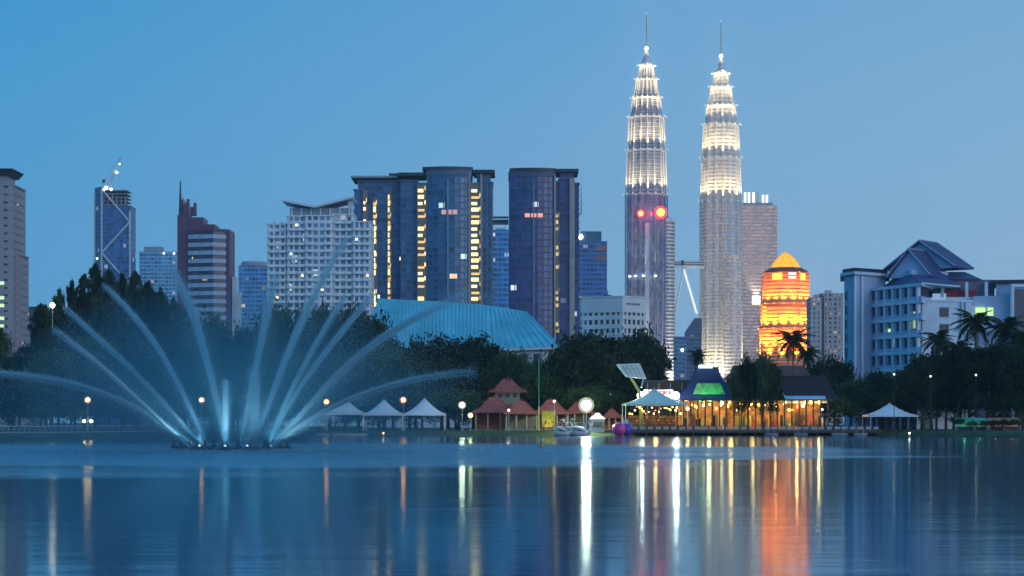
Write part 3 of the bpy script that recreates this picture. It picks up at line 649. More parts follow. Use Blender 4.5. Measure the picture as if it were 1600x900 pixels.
def orange_tower():
    b = Site('orange_lit_tower', 'octagonal tower floodlit orange with a glowing yellow pyramid roof', 1227, 1800); r = b.r
    w = M('orange_tower_cladding', (.68, .36, .20), .6, scale=.04); g = GL('orange_tower_glass', (.10, .02, .02), (3.5, 40, 3.3), 1., (1, .20, .02), .9, base=.35)  # even emission in the glass carries part of the orange floodlight
    octo = lambda R: [(R*cos(pi/8+k*pi/4), R*sin(pi/8+k*pi/4)) for k in range(8)]
    s = b.s; em = EM('amber_flood', (1, .5, .06), 2, False); ac = (1, .29, .02)
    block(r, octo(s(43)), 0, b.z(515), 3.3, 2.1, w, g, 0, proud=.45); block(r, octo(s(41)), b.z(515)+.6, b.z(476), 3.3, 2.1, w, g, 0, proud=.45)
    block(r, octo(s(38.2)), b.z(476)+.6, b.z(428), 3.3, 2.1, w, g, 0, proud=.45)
    red = M('red_cap_cladding', (.35, .05, .05), .6)
    MB().frustum(octo(s(38)), b.z(441), octo(s(36)), b.z(425)).build('cap_wall', red, r)
    MB().frustum(octo(s(36)), b.z(425)+.003, octo(s(26)), b.z(419)).build('cap_roof', red, r)
    lp = EM('pyramid_glow', (1, .46, .02), 1.25)  # floodlighting on the pyramid and its ribs is put into their emission
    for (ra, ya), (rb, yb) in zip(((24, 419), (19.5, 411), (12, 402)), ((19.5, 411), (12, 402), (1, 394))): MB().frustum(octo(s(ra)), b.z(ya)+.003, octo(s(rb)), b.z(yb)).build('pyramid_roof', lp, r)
    rib = EM('pyramid_rib_glow', (1, .36, .02), .8, False)
    for k in range(8):
        a = pi/8+k*pi/4; MB().tube([(s(q)*cos(a), s(q)*sin(a), b.z(y_)) for q, y_ in ((24, 419), (19.5, 411), (12, 402), (1, 394))], .3, 4).build('rib', rib, r)
    for q, y_ in ((19.5, 411), (12, 402)): MB().prism(octo(s(q)+.3), b.z(y_)-.15, b.z(y_)+.1).build('roof_ring', rib, r)
    yl = EM('cap_window_yellow', (1, .62, .05), 2.2, False)
    for px, wd, m in ((1210, 17, yl), (1233, 11, EM('cap_logo_white', (1, .93, .9), 4)), (1250, 11, yl)):
        x = b.x(px); y = -s(37.6)*cos(pi/8)-.2 if abs(x) < s(15) else -s(37.6)*cos(pi/8)+(abs(x)-s(15))*.95-.4
        rz = 0 if abs(x) < s(15) else (-.75 if x < 0 else .75)
        put('cap_sign', MB().box(-s(wd/2), s(wd/2), -.5, .4, -s(5), s(5)).mesh('cap_sign', m), r, (x, y, b.z(434)), rz)
    for R, py, pw, n in ((43, 548, 1.5e5, 8), (41, 515, 1.25e5, 8), (38.2, 476, 8e4, 8), (40, 560, 1e5, 6)):
        uplights(r, s(R), b.z(py), pw, ac, n, (-165, -15), 95, .22, em, so=2.6)
    # three tall lit bays on the lower storeys
    bay = EM('bay_light', (1, .5, .03), 1.9, False)
    for px, py0, py1, wd in ((1192, 478, 505, 7), (1218, 496, 508, 11), (1241, 496, 508, 12)):
        x = b.x(px); y = -s(41)*cos(pi/8)-.25 if abs(x) < s(15) else -s(41)*cos(pi/8)+(abs(x)-s(15.7))*1.0-.4; rz = 0 if abs(x) < s(15) else (-pi/4 if x < 0 else pi/4)
        n = max(2, round((py1-py0)/5.7))
        for k in range(n): put('lit_window', MB().box(-s(wd/2), s(wd/2), -.32, .2, 0, 1.6).mesh('lit_window', bay), r, (x, y, b.z(515)+2.3+3.3*(k+1 if px > 1200 else k+1)), rz)
orange_tower()

# ------------------------------------------------------------------ hall with the teal roof
def hall():
    b = Site('theatre_hall', 'large hall with a sweeping teal hipped roof behind the trees', 720, 690); r = b.r
    teal = M('teal_roof_sheet', (.19, .64, .73), .5, .4, scale=.12, var=.16); seam = M('teal_roof_seam', (.17, .58, .66), .5, .4)
    wl = M('hall_white_wall', (.66, .68, .70), .7)
    ridge = [(592, 468), (640, 470), (700, 473), (760, 478), (822, 488)]; eave = [(556, 548), (640, 549), (700, 548), (760, 546), (874, 541)]
    R = [Vector((b.x(px, 18), 18, b.z(py, 18))) for px, py in ridge]; E = [Vector((b.x(px), 0, b.z(py))) for px, py in eave]
    Rb = [Vector((p.x, 22, p.z)) for p in R]; Eb = [Vector((p.x, 40, p.z)) for p in E]
    n = 5; vs = E+R+Rb+Eb
    fs = [(i+j*n, i+1+j*n, i+1+(j+1)*n, i+(j+1)*n) for j in range(3) for i in range(n-1)]+[(0, n, 2*n, 3*n), (4, 3*n+4, 2*n+4, n+4)]
    roof = MB().add(vs, fs).build('roof', teal, r)
    dn = Vector((0, 0, -.9)); MB().add([p+Vector((0, -.05, -.02)) for p in E]+[p+dn+Vector((0, -.05, 0)) for p in E], [(i+n, i+1+n, i+1, i) for i in range(n-1)]).build('fascia', conc_w, roof)
    def lerp(P, t): t *= len(P)-1; i = min(int(t), len(P)-2); return P[i].lerp(P[i+1], t-i)
    for k in range(41):
        t = k/40; a, c = lerp(E, t), lerp(R, t); o = Vector((0, -.12, .16))
        MB().tube([a+o*.6, c+o*.6], .12, 4).build('seam', seam, roof)
    MB().tube([p+Vector((0, 2, .1)) for p in R], .35, 6).build('ridge_cap', seam, roof)
    MB().tube([E[-1]+Vector((0, 0, .1)), R[-1]+Vector((0, 0, .1))], .35, 6).build('hip_cap', seam, roof)
    x0, x1 = b.x(570), b.x(866)
    MB().box(x0, x1, 2, 38, 0, b.z(546)).build('wall', wl, r)
    MB().box(x0-.4, x1+.4, 1.6, 1.99, b.z(549), b.z(546.3)).build('cornice', conc_g, r)
    g = M('hall_window', (.04, .05, .08), .2); me = MB().box(-1.1, 1.1, -.25, .2, 0, 5).mesh('window', g); pm = MB().box(-.35, .35, -.7, .3, 0, b.z(550)).mesh('pilaster', wl)
    k = 0; x = x0+2
    while x < x1-2:
        if k % 2: put('window', me, r, (x, 1.9, b.z(575)))
        else: put('pilaster', pm, r, (x, 1.75, 0))
        x += 2.3; k += 1
hall()

# ------------------------------------------------------------------ institute at the right
def institute():
    b = Site('institute_building', 'large pale blue institute with a steep blue gabled roof above palms', 1440, 540); r = b.r
    wall = M('institute_wall', (.42, .53, .73), .7, scale=.08); wall2 = M('institute_trim', (.66, .76, .92), .65, scale=.1); g = GL('institute_glass', (.05, .035, .075), (2.2, 2.2, 4.5), .02, (.9, 1, .5), .8, .25)
    lit_g = EM('green_room_light', (.62, 1, .35), 1.0, False); roofm = M('institute_roof_tile', (.075, .085, .20), .55, scale=.25, bump=.2); rim = M('roof_bargeboard', (.30, .34, .48), .6)
    P = lambda px, y: (b.x(px, y), y)
    # left stair tower with a flat overhanging roof
    tp = [P(1319, 14), P(1336, 8), P(1384, 16), P(1384, 34), P(1319, 34)]
    MB().prism(tp, 0, b.z(432, 14)).build('tower_wall', wall, r)
    MB().prism(off(tp, 1.1), b.z(431.5, 14), b.z(427, 14)).build('tower_cornice', wall2, r); MB().prism(off(tp, .5), b.z(427, 14)+.01, b.z(421, 14)).build('tower_roof', dark_m, r)
    wm = MB().box(-.55, .55, -.12, .3, 0, 2.6).mesh('window', g); fm = MB().box(-.8, .8, -.22, .1, -.2, -.02).mesh('sill', wall2)
    for py in (470, 492, 514, 536, 558):
        a, c = Vector(tp[0]), Vector(tp[1]); t = (c-a).normalized(); q = a+t*1.3
        o = put('window', wm, r, (q.x, q.y, b.z(py, 12)), math.atan2(t.y, t.x)); put('sill', fm, o)
    fin = MB().box(-.3, .3, -.7, .2, 0, b.z(432, 10)-.01).mesh('corner_fin', wall2)
    for px, y in ((1336, 8), (1347, 9.6)): put('corner_fin', fin, r, (*P(px, y), 0))
    # middle wing: loggias on four storeys, face turned to the left
    mp = [P(1347, 18), P(1438, -8), P(1452, 2), P(1452, 40), P(1347, 40)]
    zt = b.z(447, 4); pitch = b.s(26); nfl = 6; zt0 = zt-nfl*pitch
    MB().prism(mp, 0, zt).build('glass_core', g, r)
    slab = MB().prism(off(mp, .9), 0, .85).mesh('balcony_slab', wall2); para = MB().prism(off(mp, .55), 0, 1.0).mesh('balcony_front', wall)
    for k in range(nfl+1):
        put('balcony_slab', slab, r, (0, 0, zt0+k*pitch-.85))
        if k < nfl: put('balcony_front', para, r, (0, 0, zt0+k*pitch+.003))
    a, c = Vector(mp[0]), Vector(mp[1]); t = (c-a).normalized(); Ln = (c-a).length; rz = math.atan2(t.y, t.x)
    pm = MB().box(-.32, .32, -.8, .2, 0, zt-.9).mesh('pier', wall2); pn = MB().box(-.18, .18, -.5, .2, 0, zt-.9).mesh('mullion', wall)
    for i in range(8): q = a+t*(.4+(Ln-.8)*i/7); put('pier', pm, r, (q.x, q.y, 0), rz)
    for i in range(14):
        q = a+t*(.4+(Ln-.8)*(i+.5)/14)
        put('mullion', pn, r, (q.x, q.y, 0), rz)
    lw = MB().box(-1.2, 1.2, -.2, 0, 0, 2).mesh('lit_window', lit_g); q = a+t*Ln*.5; put('lit_window', lw, r, (q.x, q.y, b.z(525, 4)), rz)
    # plain white block in front of the roof
    wp = [P(1441, -6), P(1520, -4), P(1520, 12), P(1441, 12)]
    MB().prism(wp, 0, b.z(471, -6)).build('front_wall', wall2, r); MB().prism(off(wp, .35), b.z(471, -6)+.003, b.z(468, -6)).build('front_coping', wall2, r)
    wf = MB().box(-1.35, 1.35, -.14, .3, -.2, 2.7).mesh('window', wall); wg = MB().box(-.58, .58, -.2, .2, .05, 2.4).mesh('pane', g)
    for px, py in ((1475, 495), (1475, 521), (1475, 548)):
        o = put('window', wf, r, (*P(px, -5.2), b.z(py, -5)))
        for s_ in (-.62, .62): put('pane', wg, o, (s_, 0, 0))
    for px in (1497, 1503): MB().box(b.x(px)-.2, b.x(px)+.2, -5.5, -4.6, 0, b.z(472, -5)).build('downpipe', wall2, r)
    # right block: terrace with red blinds, big dark panel
    rp = [P(1521, 4), P(1640, 0), P(1640, 24), P(1521, 24)]
    MB().prism(rp, 0, b.z(462, 2)).build('right_wall', wall, r)
    ub = [P(1556, 6), P(1640, 3), P(1640, 24), P(1556, 24)]
    MB().prism(ub, b.z(462, 2), b.z(443, 4)).build('right_upper_wall', wall, r); MB().prism(off(ub, 1), b.z(443, 4)+.003, b.z(437, 4)).build('right_roof', dark_m, r)
    MB().box(b.x(1579), b.x(1583), -1.2, .6, 0, b.z(449, 0)).build('white_frame', wall2, r); MB().box(b.x(1579), b.x(1640), -1.2, .6, b.z(449, 0)+.003, b.z(444, 0)).build('white_frame', wall2, r)
    MB().box(b.x(1583.5), b.x(1640), -.6, .5, 0, b.z(452, 0)).build('dark_panel', M('dark_panel', (.10,.10,.14), .4), r)
    for x_ in (1536, 1555): put('lit_window', MB().box(-b.s(7.5), b.s(7.5), -.35, 0, -1.1, 1.1).mesh('lit_window', lit_g), r, (b.x(x_), 3.3, b.z(486)))
    tp2 = [P(1478, 6), P(1556, 6), P(1556, 20), P(1478, 20)]
    MB().prism(tp2, b.z(471), b.z(462)).build('terrace_wall', wall2, r)
    MB().prism([P(1484, 9), P(1554, 9), P(1554, 20), P(1484, 20)], b.z(462), b.z(437, 9)).build('terrace_room', M('terrace_room', (.13, .15, .2), .6), r)
    rb = M('red_blind', (.30, .03, .035), .7); bm = MB().box(-b.s(4.6), b.s(4.6), -.3, 0, 0, b.s(11)).mesh('blind', rb)
    for i in range(5): put('blind', bm, r, (b.x(1494+i*9.8), 8.8, b.z(461)))
    for px in (1481, 1519, 1550): MB().box(b.x(px)-.4, b.x(px)+.4, 6.3, 7.2, b.z(462), b.z(438)).build('terrace_post', wall2, r)
    # roofs: skirt, low gable, high gable, ridge running back to the right
    u = Vector((.62, .78)).normalized(); nrm = Vector((u.y, -u.x))     # ridge direction and the slope that faces right
    def gable(px, py, y, half, drop, length, name, th=.5, eave_curve=.0):
        c0 = Vector(P(px, y)); za = b.z(py, y); zb_ = za-drop; root = None
        def pt(s_, d, z): v = c0+u*s_+nrm*d; return (v.x, v.y, z)
        mid = .55
        prof = [(-half, zb_), (-half*mid, zb_+drop*(1-mid)-eave_curve), (0, za), (half*mid, zb_+drop*(1-mid)-eave_curve), (half, zb_)]
        vs = []; fs = []
        for s_ in (0, length):
            for d, z in prof: vs.append(pt(s_, d, z+th))
            for d, z in prof: vs.append(pt(s_, d, z))
        for i in range(4):
            fs += [(i, i+1, 11+i, 10+i), (5+i, 15+i, 16+i, 6+i), (i, 5+i, 6+i, i+1), (10+i, 11+i, 16+i, 15+i)]
        fs += [(0, 10, 15, 5), (4, 9, 19, 14)]
        o = MB().add(vs, fs).build(name, roofm, r)
        # bargeboards along the gable verge, ridge cap, gable infill
        for s_ in (-.15, length): MB().tube([pt(s_, d, z+th*.7) for d, z in prof], .28, 4).build('bargeboard', rim, o)
        MB().tube([pt(0, 0, za+th), pt(length, 0, za+th)], .25, 5).build('ridge_cap', rim, o)
        inf = []
        for s_ in (.9, length-.9):
            for d, z in prof: inf.append(pt(s_, d*.97, z-.02))
        MB().add(inf, [(0,1,2,3,4), (9,8,7,6,5), (0,4,9,5)]).build('gable_wall', wall, o)
        # tile courses on the slope that faces right and on the left one
        for sd in (-1, 1):
            for k in range(1, 9):
                f = k/9; d = half*f; z = za-drop*f-(eave_curve*min(f/mid, (1-f)/(1-mid)))+th+.04
                MB().tube([pt(.1, sd*d, z), pt(length-.1, sd*d, z)], .07, 4).build('tile_course', roofm, o)
        return o
    gable(1436, 378, 16, 11.0, 7.6, 11.5, 'high_gable_roof'); gable(1419, 391, 7.5, 6.6, 7.4, 12, 'low_gable_roof')
    sk = [P(1378, 14), P(1440, -9), P(1500, 4), P(1500, 30), P(1378, 36)]; ins = [P(1396, 18), P(1424, 5), P(1482, 12), P(1482, 28), P(1396, 32)]
    MB().frustum(sk, zt+.1, ins, b.z(430, 8)).build('skirt_roof', roofm, r)
    MB().prism(off(sk, .1), zt-.25, zt+.09).build('skirt_fascia', wall2, r)
    MB().prism(ins, b.z(432, 8), b.z(424, 10)).build('clerestory', wall, r)
    MB().frustum([P(1480, 8), P(1534, 8), P(1542, 26), P(1480, 26)], b.z(437, 9)+.01, [P(1480, 14), P(1508, 14), P(1508, 24), P(1480, 24)], b.z(424, 12)).build('low_hip_roof', roofm, r)
institute()
# ------------------------------------------------------------------ trees
def leaf_mat(name, col, var=.7):
    m = M(name, col, .75, var=var, scale=6); N = m.node_tree.nodes; L = m.node_tree.links
    b = N['Principled BSDF']; b.inputs['Specular IOR Level'].default_value = .15
    oi = N.new('ShaderNodeObjectInfo'); mr = N.new('ShaderNodeMapRange'); mr.inputs['To Min'].default_value = .6; mr.inputs['To Max'].default_value = 1.55; L.new(oi.outputs['Random'], mr.inputs['Value'])
    hs = N.new('ShaderNodeHueSaturation'); L.new(mr.outputs[0], hs.inputs['Value']); L.new(b.inputs['Base Color'].links[0].from_socket, hs.inputs['Color']); L.new(hs.outputs[0], b.inputs['Base Color'])
    tr = N.new('ShaderNodeBsdfTranslucent'); tr.inputs[0].default_value = (*[c*.9 for c in col], 1); mx = N.new('ShaderNodeMixShader'); mx.inputs[0].default_value = .25
    L.new(b.outputs[0], mx.inputs[1]); L.new(tr.outputs[0], mx.inputs[2]); L.new(mx.outputs[0], N['Material Output'].inputs[0])
    return m
lf_dark = leaf_mat('leaf_dark', (.028, .048, .022)); lf_mid = leaf_mat('leaf_mid', (.055, .098, .034)); lf_cas = leaf_mat('leaf_casuarina', (.03, .06, .035)); lf_palm = leaf_mat('leaf_palm', (.03, .05, .02))
bark = M('bark', (.09, .075, .06), .9, scale=2, bump=.5); bark_p = M('palm_bark', (.13, .115, .10), .9, scale=3, bump=.4)
def leaf_mesh(name, cen, size, mat, elong=1.6, up=None, sm=.35):
    n = len(cen)
    a = rng.normal(size=(n, 3)); a /= np.linalg.norm(a, axis=1)[:, None]
    if up is not None: a = a*(1-up[1])+np.array(up[0])*up[1]; a /= np.linalg.norm(a, axis=1)[:, None]
    h = rng.normal(size=(n, 3)); c = np.cross(a, h); c /= np.linalg.norm(c, axis=1)[:, None]
    s = size*(1+sm*rng.normal(size=n)).clip(.4, 2)
    a = a*(s*elong)[:, None]; c = c*s[:, None]*.5
    v = np.stack([cen-a*.5, cen+c*.9, cen+a*.5, cen-c*.9], 1).reshape(-1, 3)
    m = bpy.data.meshes.new(name); m.vertices.add(4*n); m.vertices.foreach_set('co', v.astype('f').ravel())
    m.loops.add(4*n); m.loops.foreach_set('vertex_index', np.arange(4*n, dtype='i')); m.polygons.add(n)
    m.polygons.foreach_set('loop_start', np.arange(0, 4*n, 4, dtype='i')); m.update(calc_edges=True); m.materials.append(mat); m.validate()
    return m
def crown_round(seed, mat, n=9500, clumps=85, flat=1., lo=.28):
    """unit crown: width 1, height 1; clumps of leaves on a lumpy shell, gaps between"""
    r = np.random.default_rng(seed); P = []
    for k in range(clumps):
        d = r.normal(size=3); d /= np.linalg.norm(d); d[2] = abs(d[2])*1.1-.25 if r.random() < .8 else d[2]
        rad = .5*r.uniform(.55, 1.0)
        c = np.array([d[0]*rad, d[1]*rad, .58+d[2]*rad*.8*flat]); c[2] = max(c[2], lo+.06*r.random())
        m = n//clumps; w = r.uniform(.04, .105)
        q = r.normal(size=(m, 3))*[w, w, w*.62]; q[:, 2] += .03*np.abs(q[:, 0])
        P.append(c+q)
    P = np.concatenate(P); P[:, 2] = P[:, 2].clip(.08, 1.02)
    return leaf_mesh('crown', P, .026, mat, 1.7)
def crown_cas(seed, mat, n=9000):
    r = np.random.default_rng(seed); P = []
    nb = 80
    for k in range(nb):
        f = (k/nb)**.8; z = .12+.86*f; reach = .5*(1-f)**.55*r.uniform(.45, 1.1)+.015; a = r.uniform(0, 2*pi); m = max(12, int(n/nb*(1.6-1.2*f)))
        t = r.random(m)**.7
        P.append(np.stack([cos(a)*reach*t, sin(a)*reach*t, z+.075*t-.05*t*t+0*t], 1)+r.normal(size=(m, 3))*[.05*(1-f)+.012, .05*(1-f)+.012, .014])
    t = r.random(160); P.append(np.stack([r.normal(size=160)*.012, r.normal(size=160)*.012, .8+.22*t], 1))
    return leaf_mesh('crown', np.concatenate(P), .018, mat, 2.6, ((0, 0, 1), .45))
ROUND = [crown_round(s, m_) for s, m_ in ((1, lf_mid), (2, lf_dark), (3, lf_dark), (4, lf_mid))]
UMB = [crown_round(11, lf_dark, 15000, 120, .8, .36), crown_round(12, lf_dark, 12000, 100, .8, .4)]
BUSH = [crown_round(21, lf_mid, 5500, 46, 1, .08), crown_round(22, lf_dark, 5500, 46, 1, .08)]
CAS = [crown_cas(s, lf_cas) for s in (31, 32, 33)]
def trunk_mesh(seed, top=.75, limbs=6, r0=.035):
    r = random.Random(seed); mb = MB(); bend = r.uniform(-.03, .03)
    mb.tube([(0, 0, -.02), (bend*.4, 0, top*.3), (bend, bend, top*.65), (bend*1.2, 0, top)], [r0, r0*.8, r0*.55, r0*.2], 7)
    for k in range(limbs):
        a = 2*pi*k/limbs+r.random(); z = top*(.35+.5*k/limbs); q = .32*r.uniform(.7, 1.1)
        mb.tube([(bend*.6, 0, z), (cos(a)*q*.5, sin(a)*q*.5, z+.1), (cos(a)*q, sin(a)*q, z+.2)], [r0*.5, r0*.33, r0*.12], 5)
    return mb.mesh('trunk', bark, True)
TRK = [trunk_mesh(s) for s in (1, 2, 3)]; TRC = trunk_mesh(9, .92, 0, .018)
def tree(kind, label, px, pytop, D, wpx, seed=0, group=None, z=GZ):
    h = WZ(pytop, D)-z; w = wpx*D/F
    root = at({'cas': 'casuarina_tree', 'round': 'broadleaf_tree', 'umb': 'rain_tree', 'bush': 'shrub'}[kind], label, 'shrub' if kind == 'bush' else 'tree', px, D, z, group)
    r = random.Random(px*7+seed); root.rotation_euler.z = r.uniform(0, 6.28)
    cr = {'cas': CAS, 'round': ROUND, 'umb': UMB, 'bush': BUSH}[kind]
    c = put('crown', cr[(seed+px) % len(cr)], root); c.scale = (w, w, h)
    t = put('trunk', TRC if kind == 'cas' else TRK[px % 3], root); t.scale = (min(w, h), min(w, h), h*(.85 if kind != 'bush' else .6))
    return root
def row(kind, items, fmt, group):
    items = sorted(items)
    for i, it in enumerate(items):
        px, py, D, w = it; tree(kind, fmt.format(ordinal(i)), px, py, D, w, i, group)
# tall feathery clump behind the fountain
row('cas', [(64+i*21+(i*13 % 7), 505-(52 if 2 < i < 8 else 25)+(i*37 % 28), 485+(i*11 % 6), 105) for i in range(12)], '{} lower casuarina from the left in front of the tall dark clump', 'lower casuarinas behind the fountain')
row('cas', [(px, py, D, w*2.1) for px, py, D, w in ((72, 482, 505, 34), (92, 458, 498, 40), (112, 445, 508, 42), (131, 436, 495, 44), (150, 419, 504, 46), (170, 428, 494, 46), (190, 434, 508, 44), (210, 430, 496, 46), (231, 446, 506, 46), (251, 456, 497, 44), (271, 470, 505, 42), (290, 490, 498, 40))],
    '{} casuarina from the left in the tall dark clump behind the fountain', 'casuarinas behind the fountain')
row('round', [(80, 540, 470, 90), (150, 520, 475, 100), (215, 525, 470, 96), (275, 540, 474, 90)], '{} leafy tree from the left at the foot of the tall casuarinas', 'trees under the casuarinas')
row('round', [(-6, 500, 560, 50), (30, 545, 520, 70), (-30, 540, 500, 70)], '{} leafy tree from the left by the concrete tower at the left edge', 'trees at the left edge')
row('round', [(335, 484, 540, 80), (300, 500, 560, 60), (372, 505, 530, 70), (425, 470, 555, 90), (470, 478, 545, 80), (515, 470, 560, 90), (560, 472, 550, 86), (592, 492, 545, 70)],
    '{} leafy tree from the left in the row behind the fountain jets', 'trees behind the fountain jets')
row('round', [(330, 560, 480, 90), (400, 545, 485, 100), (470, 548, 480, 100), (540, 545, 486, 100), (600, 540, 482, 96)], '{} low leafy tree from the left behind the white tents', 'low trees behind the tents')
row('round', [(650, 526, 545, 90), (700, 514, 550, 100), (752, 520, 545, 96), (800, 545, 535, 80), (836, 556, 530, 66)], '{} round crowned tree from the left in front of the teal roof', 'trees before the teal roof')
row('round', [(640, 566, 488, 80), (690, 560, 490, 90), (740, 568, 488, 86), (790, 574, 492, 80), (840, 578, 490, 76)], '{} low tree from the left behind the red roofed pavilions', 'low trees behind the pavilions')
tree('umb', 'broad dark spreading tree below the white office block', 930, 507, 490, 150, 0)
tree('umb', 'dark tree with pale gaps beside the foot of the left twin skyscraper', 1000, 506, 500, 92, 1)
row('round', [(880, 540, 500, 70), (1012, 560, 505, 60), (955, 560, 496, 110)], '{} leafy tree from the left under the broad spreading tree', 'trees under the spreading tree')
row('round', [(1155, 564, 453.4, 26), (1168, 545, 453.3, 32), (1190, 548, 453.2, 34), (1208, 562, 453.4, 28)], '{} dark tree from the left in front of the pinkish slab tower', 'trees before the slab tower')
row('round', [(1278, 560, 520, 50), (1304, 548, 530, 60), (1330, 590, 500, 70), (1375, 578, 505, 84), (1412, 574, 500, 80)], '{} dark tree from the left in front of the institute', 'trees before the institute')
row('round', [(1455, 545, 478, 80), (1500, 538, 482, 90), (1548, 536, 478, 90), (1592, 532, 484, 90), (1625, 530, 478, 80)], '{} dark tree from the left under the palms at the right edge', 'trees under the palms')
row('umb', [(1442, 556, 456, 64), (1478, 540, 458, 70), (1514, 530, 455, 76), (1552, 526, 452, 76), (1590, 528, 448, 76), (1622, 530, 446, 70)], '{} dense dark crowned tree from the left among the palms at the right', 'dense trees among the palms')
row('bush', [(15, 622, 380, 60), (55, 632, 385, 50), (100, 628, 400, 60), (165, 625, 420, 70), (215, 630, 430, 60), (262, 626, 440, 70), (310, 628, 448, 60), (362, 622, 455, 70), (420, 620, 460, 80), (480, 618, 466, 80)], '{} shrub from the left along the promenade behind the fountain', 'shrubs along the promenade')
row('bush', [(540, 606, 474, 80), (600, 600, 476, 90), (660, 602, 478, 90), (715, 604, 478, 80), (868, 610, 480, 70), (915, 600, 478, 80), (958, 606, 476, 60)], '{} shrub from the left in the dark hedge behind the tents and pavilions', 'shrubs behind the tents')
row('bush', [(1085, 596, 486, 50), (1170, 590, 484, 70), (1310, 618, 470, 60), (1350, 612, 474, 70), (1392, 610, 472, 70), (1440, 606, 470, 80), (1490, 600, 462, 80), (1540, 602, 452, 80), (1590, 602, 446, 80), (1635, 604, 440, 70)], '{} shrub from the left below the institute and the palms', 'shrubs below the institute')

wide = [(20+i*84+(i*37 % 23), 575+(i*29 % 30), 524+(i*17 % 14), 120) for i in range(20)]
row('bush', wide[:10], '{} dense dark shrub from the left in the wood behind the lakeside trees, left half', 'wood behind the lakeside trees')
row('bush', wide[10:], '{} dense dark shrub from the left in the wood behind the lakeside trees, right half', 'wood behind the lakeside trees')
low = [(330+i*62+(i*31 % 17), 628+(i*13 % 9), 494+(i*7 % 6), 80) for i in range(14)]
row('bush', low, '{} low hedge shrub from the left behind the tents, pavilions and restaurant', 'low hedge')

row('bush', [(1500+i*17+(i*7 % 5), 652+(i*5 % 6), 421-i*2.2, 18+(i*11 % 9)) for i in range(8)], '{} small foreground shrub from the left before the lit stalls', 'small shrubs before the stalls')

def frond_mesh(seed):
    r = random.Random(seed); mb = MB(); n = 16
    sp = [(t*1.0*cos(.0)*(1-.12*t), 0, .42*t*1.2-.95*t*t) for t in [i/n for i in range(n+1)]]
    mb.tube(sp[::4], [.018, .014, .01, .007, .003], 4)
    for i in range(2, n+1):
        x, _, z = sp[i]; ll = .30*sin(pi*min(1, (i+2)/(n+3)))+.05; w = .028
        for s in (-1, 1):
            dx, dy, dz = .10+.04*r.random(), s*ll*.75, -ll*(.45+.25*r.random())
            mb.add([(x-w, 0, z), (x+w, 0, z), (x+dx+w*.5, dy, z+dz), (x+dx-w*.5, dy, z+dz)], [(0, 1, 2, 3)])
    return mb.mesh('frond', lf_palm)
FR = [frond_mesh(s) for s in (1, 2, 3)]
def palm(label, px, pytop, D, wpx, lean=0, n=24, group=None):
    L_ = wpx*D/F/2; h = WZ(pytop, D)-GZ-L_*.42; root = at('palm_tree', label, 'palm tree', px-lean, D, GZ, group); lx = lean*D/F; r = random.Random(px)
    MB().tube([(0, 0, -.1), (lx*.2, .1, h*.3), (lx*.6, .15, h*.7), (lx, 0, h)], [.3, .22, .18, .16], 8).build('trunk', bark_p, root, True)
    MB().sphere((lx, 0, h), .4, 8, 6, 1.2).build('crownshaft', lf_palm, root)
    for k in range(n):
        o = put('frond', FR[k % 3], root, (lx, 0, h)); s = L_*r.uniform(.85, 1.15); o.scale = (s, s, s*r.uniform(.8, 1.2))
        o.rotation_euler = (0, radians(-62+118*(k/n)**1.1)*1.0, k*2.4)
for px, py, D, w, ln, lb in ((1090, 549, 480, 36, 0, 'small fan-headed palm above the blue roof'), (1240, 520, 470, 62, 2, 'tall palm in front of the orange tower'),
        (1262, 545, 478, 44, -2, 'shorter palm right of the palm before the orange tower'),
        (1162, 575, 468, 44, 3, 'dark palm left of the pitched dark roof, nearest the blue roof'), (1200, 572, 466, 40, -2, 'dark palm left of the pitched dark roof, nearest the orange tower'),
        (1466, 520, 468, 56, 3, 'palm in front of the plain white wall of the institute'), (1524, 490, 462, 74, -3, 'tallest palm at the right, below the green lit windows'),
        (1571, 500, 458, 68, 4, 'tall palm just right of the tallest palm'), (1600, 516, 452, 60, 2, 'palm cut by the right edge of the picture'), (1496, 535, 455, 52, -2, 'lower palm between two tall palms at the right'), (1548, 545, 450, 50, 3, 'lower palm under the two tallest palms'),
        (1440, 560, 462, 46, -4, 'leftmost palm of the grove at the right')):
    palm(lb, px, py, D, w, ln, group='palms by the lake')
# ------------------------------------------------------------------ along the shore
white_p = M('white_paint', (.78, .78, .78), .5); tent_w = M('tent_fabric', (.80, .82, .84), .7, scale=1.5, var=.06); pole_m = M('grey_pole', (.35, .36, .38), .45, .4)
wood = M('weathered_timber', (.10, .075, .055), .8, scale=1.5); red_t = M('red_roof_tile', (.42, .10, .075), .7, scale=1.2, var=.25, bump=.3); rim_t = M('red_roof_ridge', (.36, .09, .07), .7)
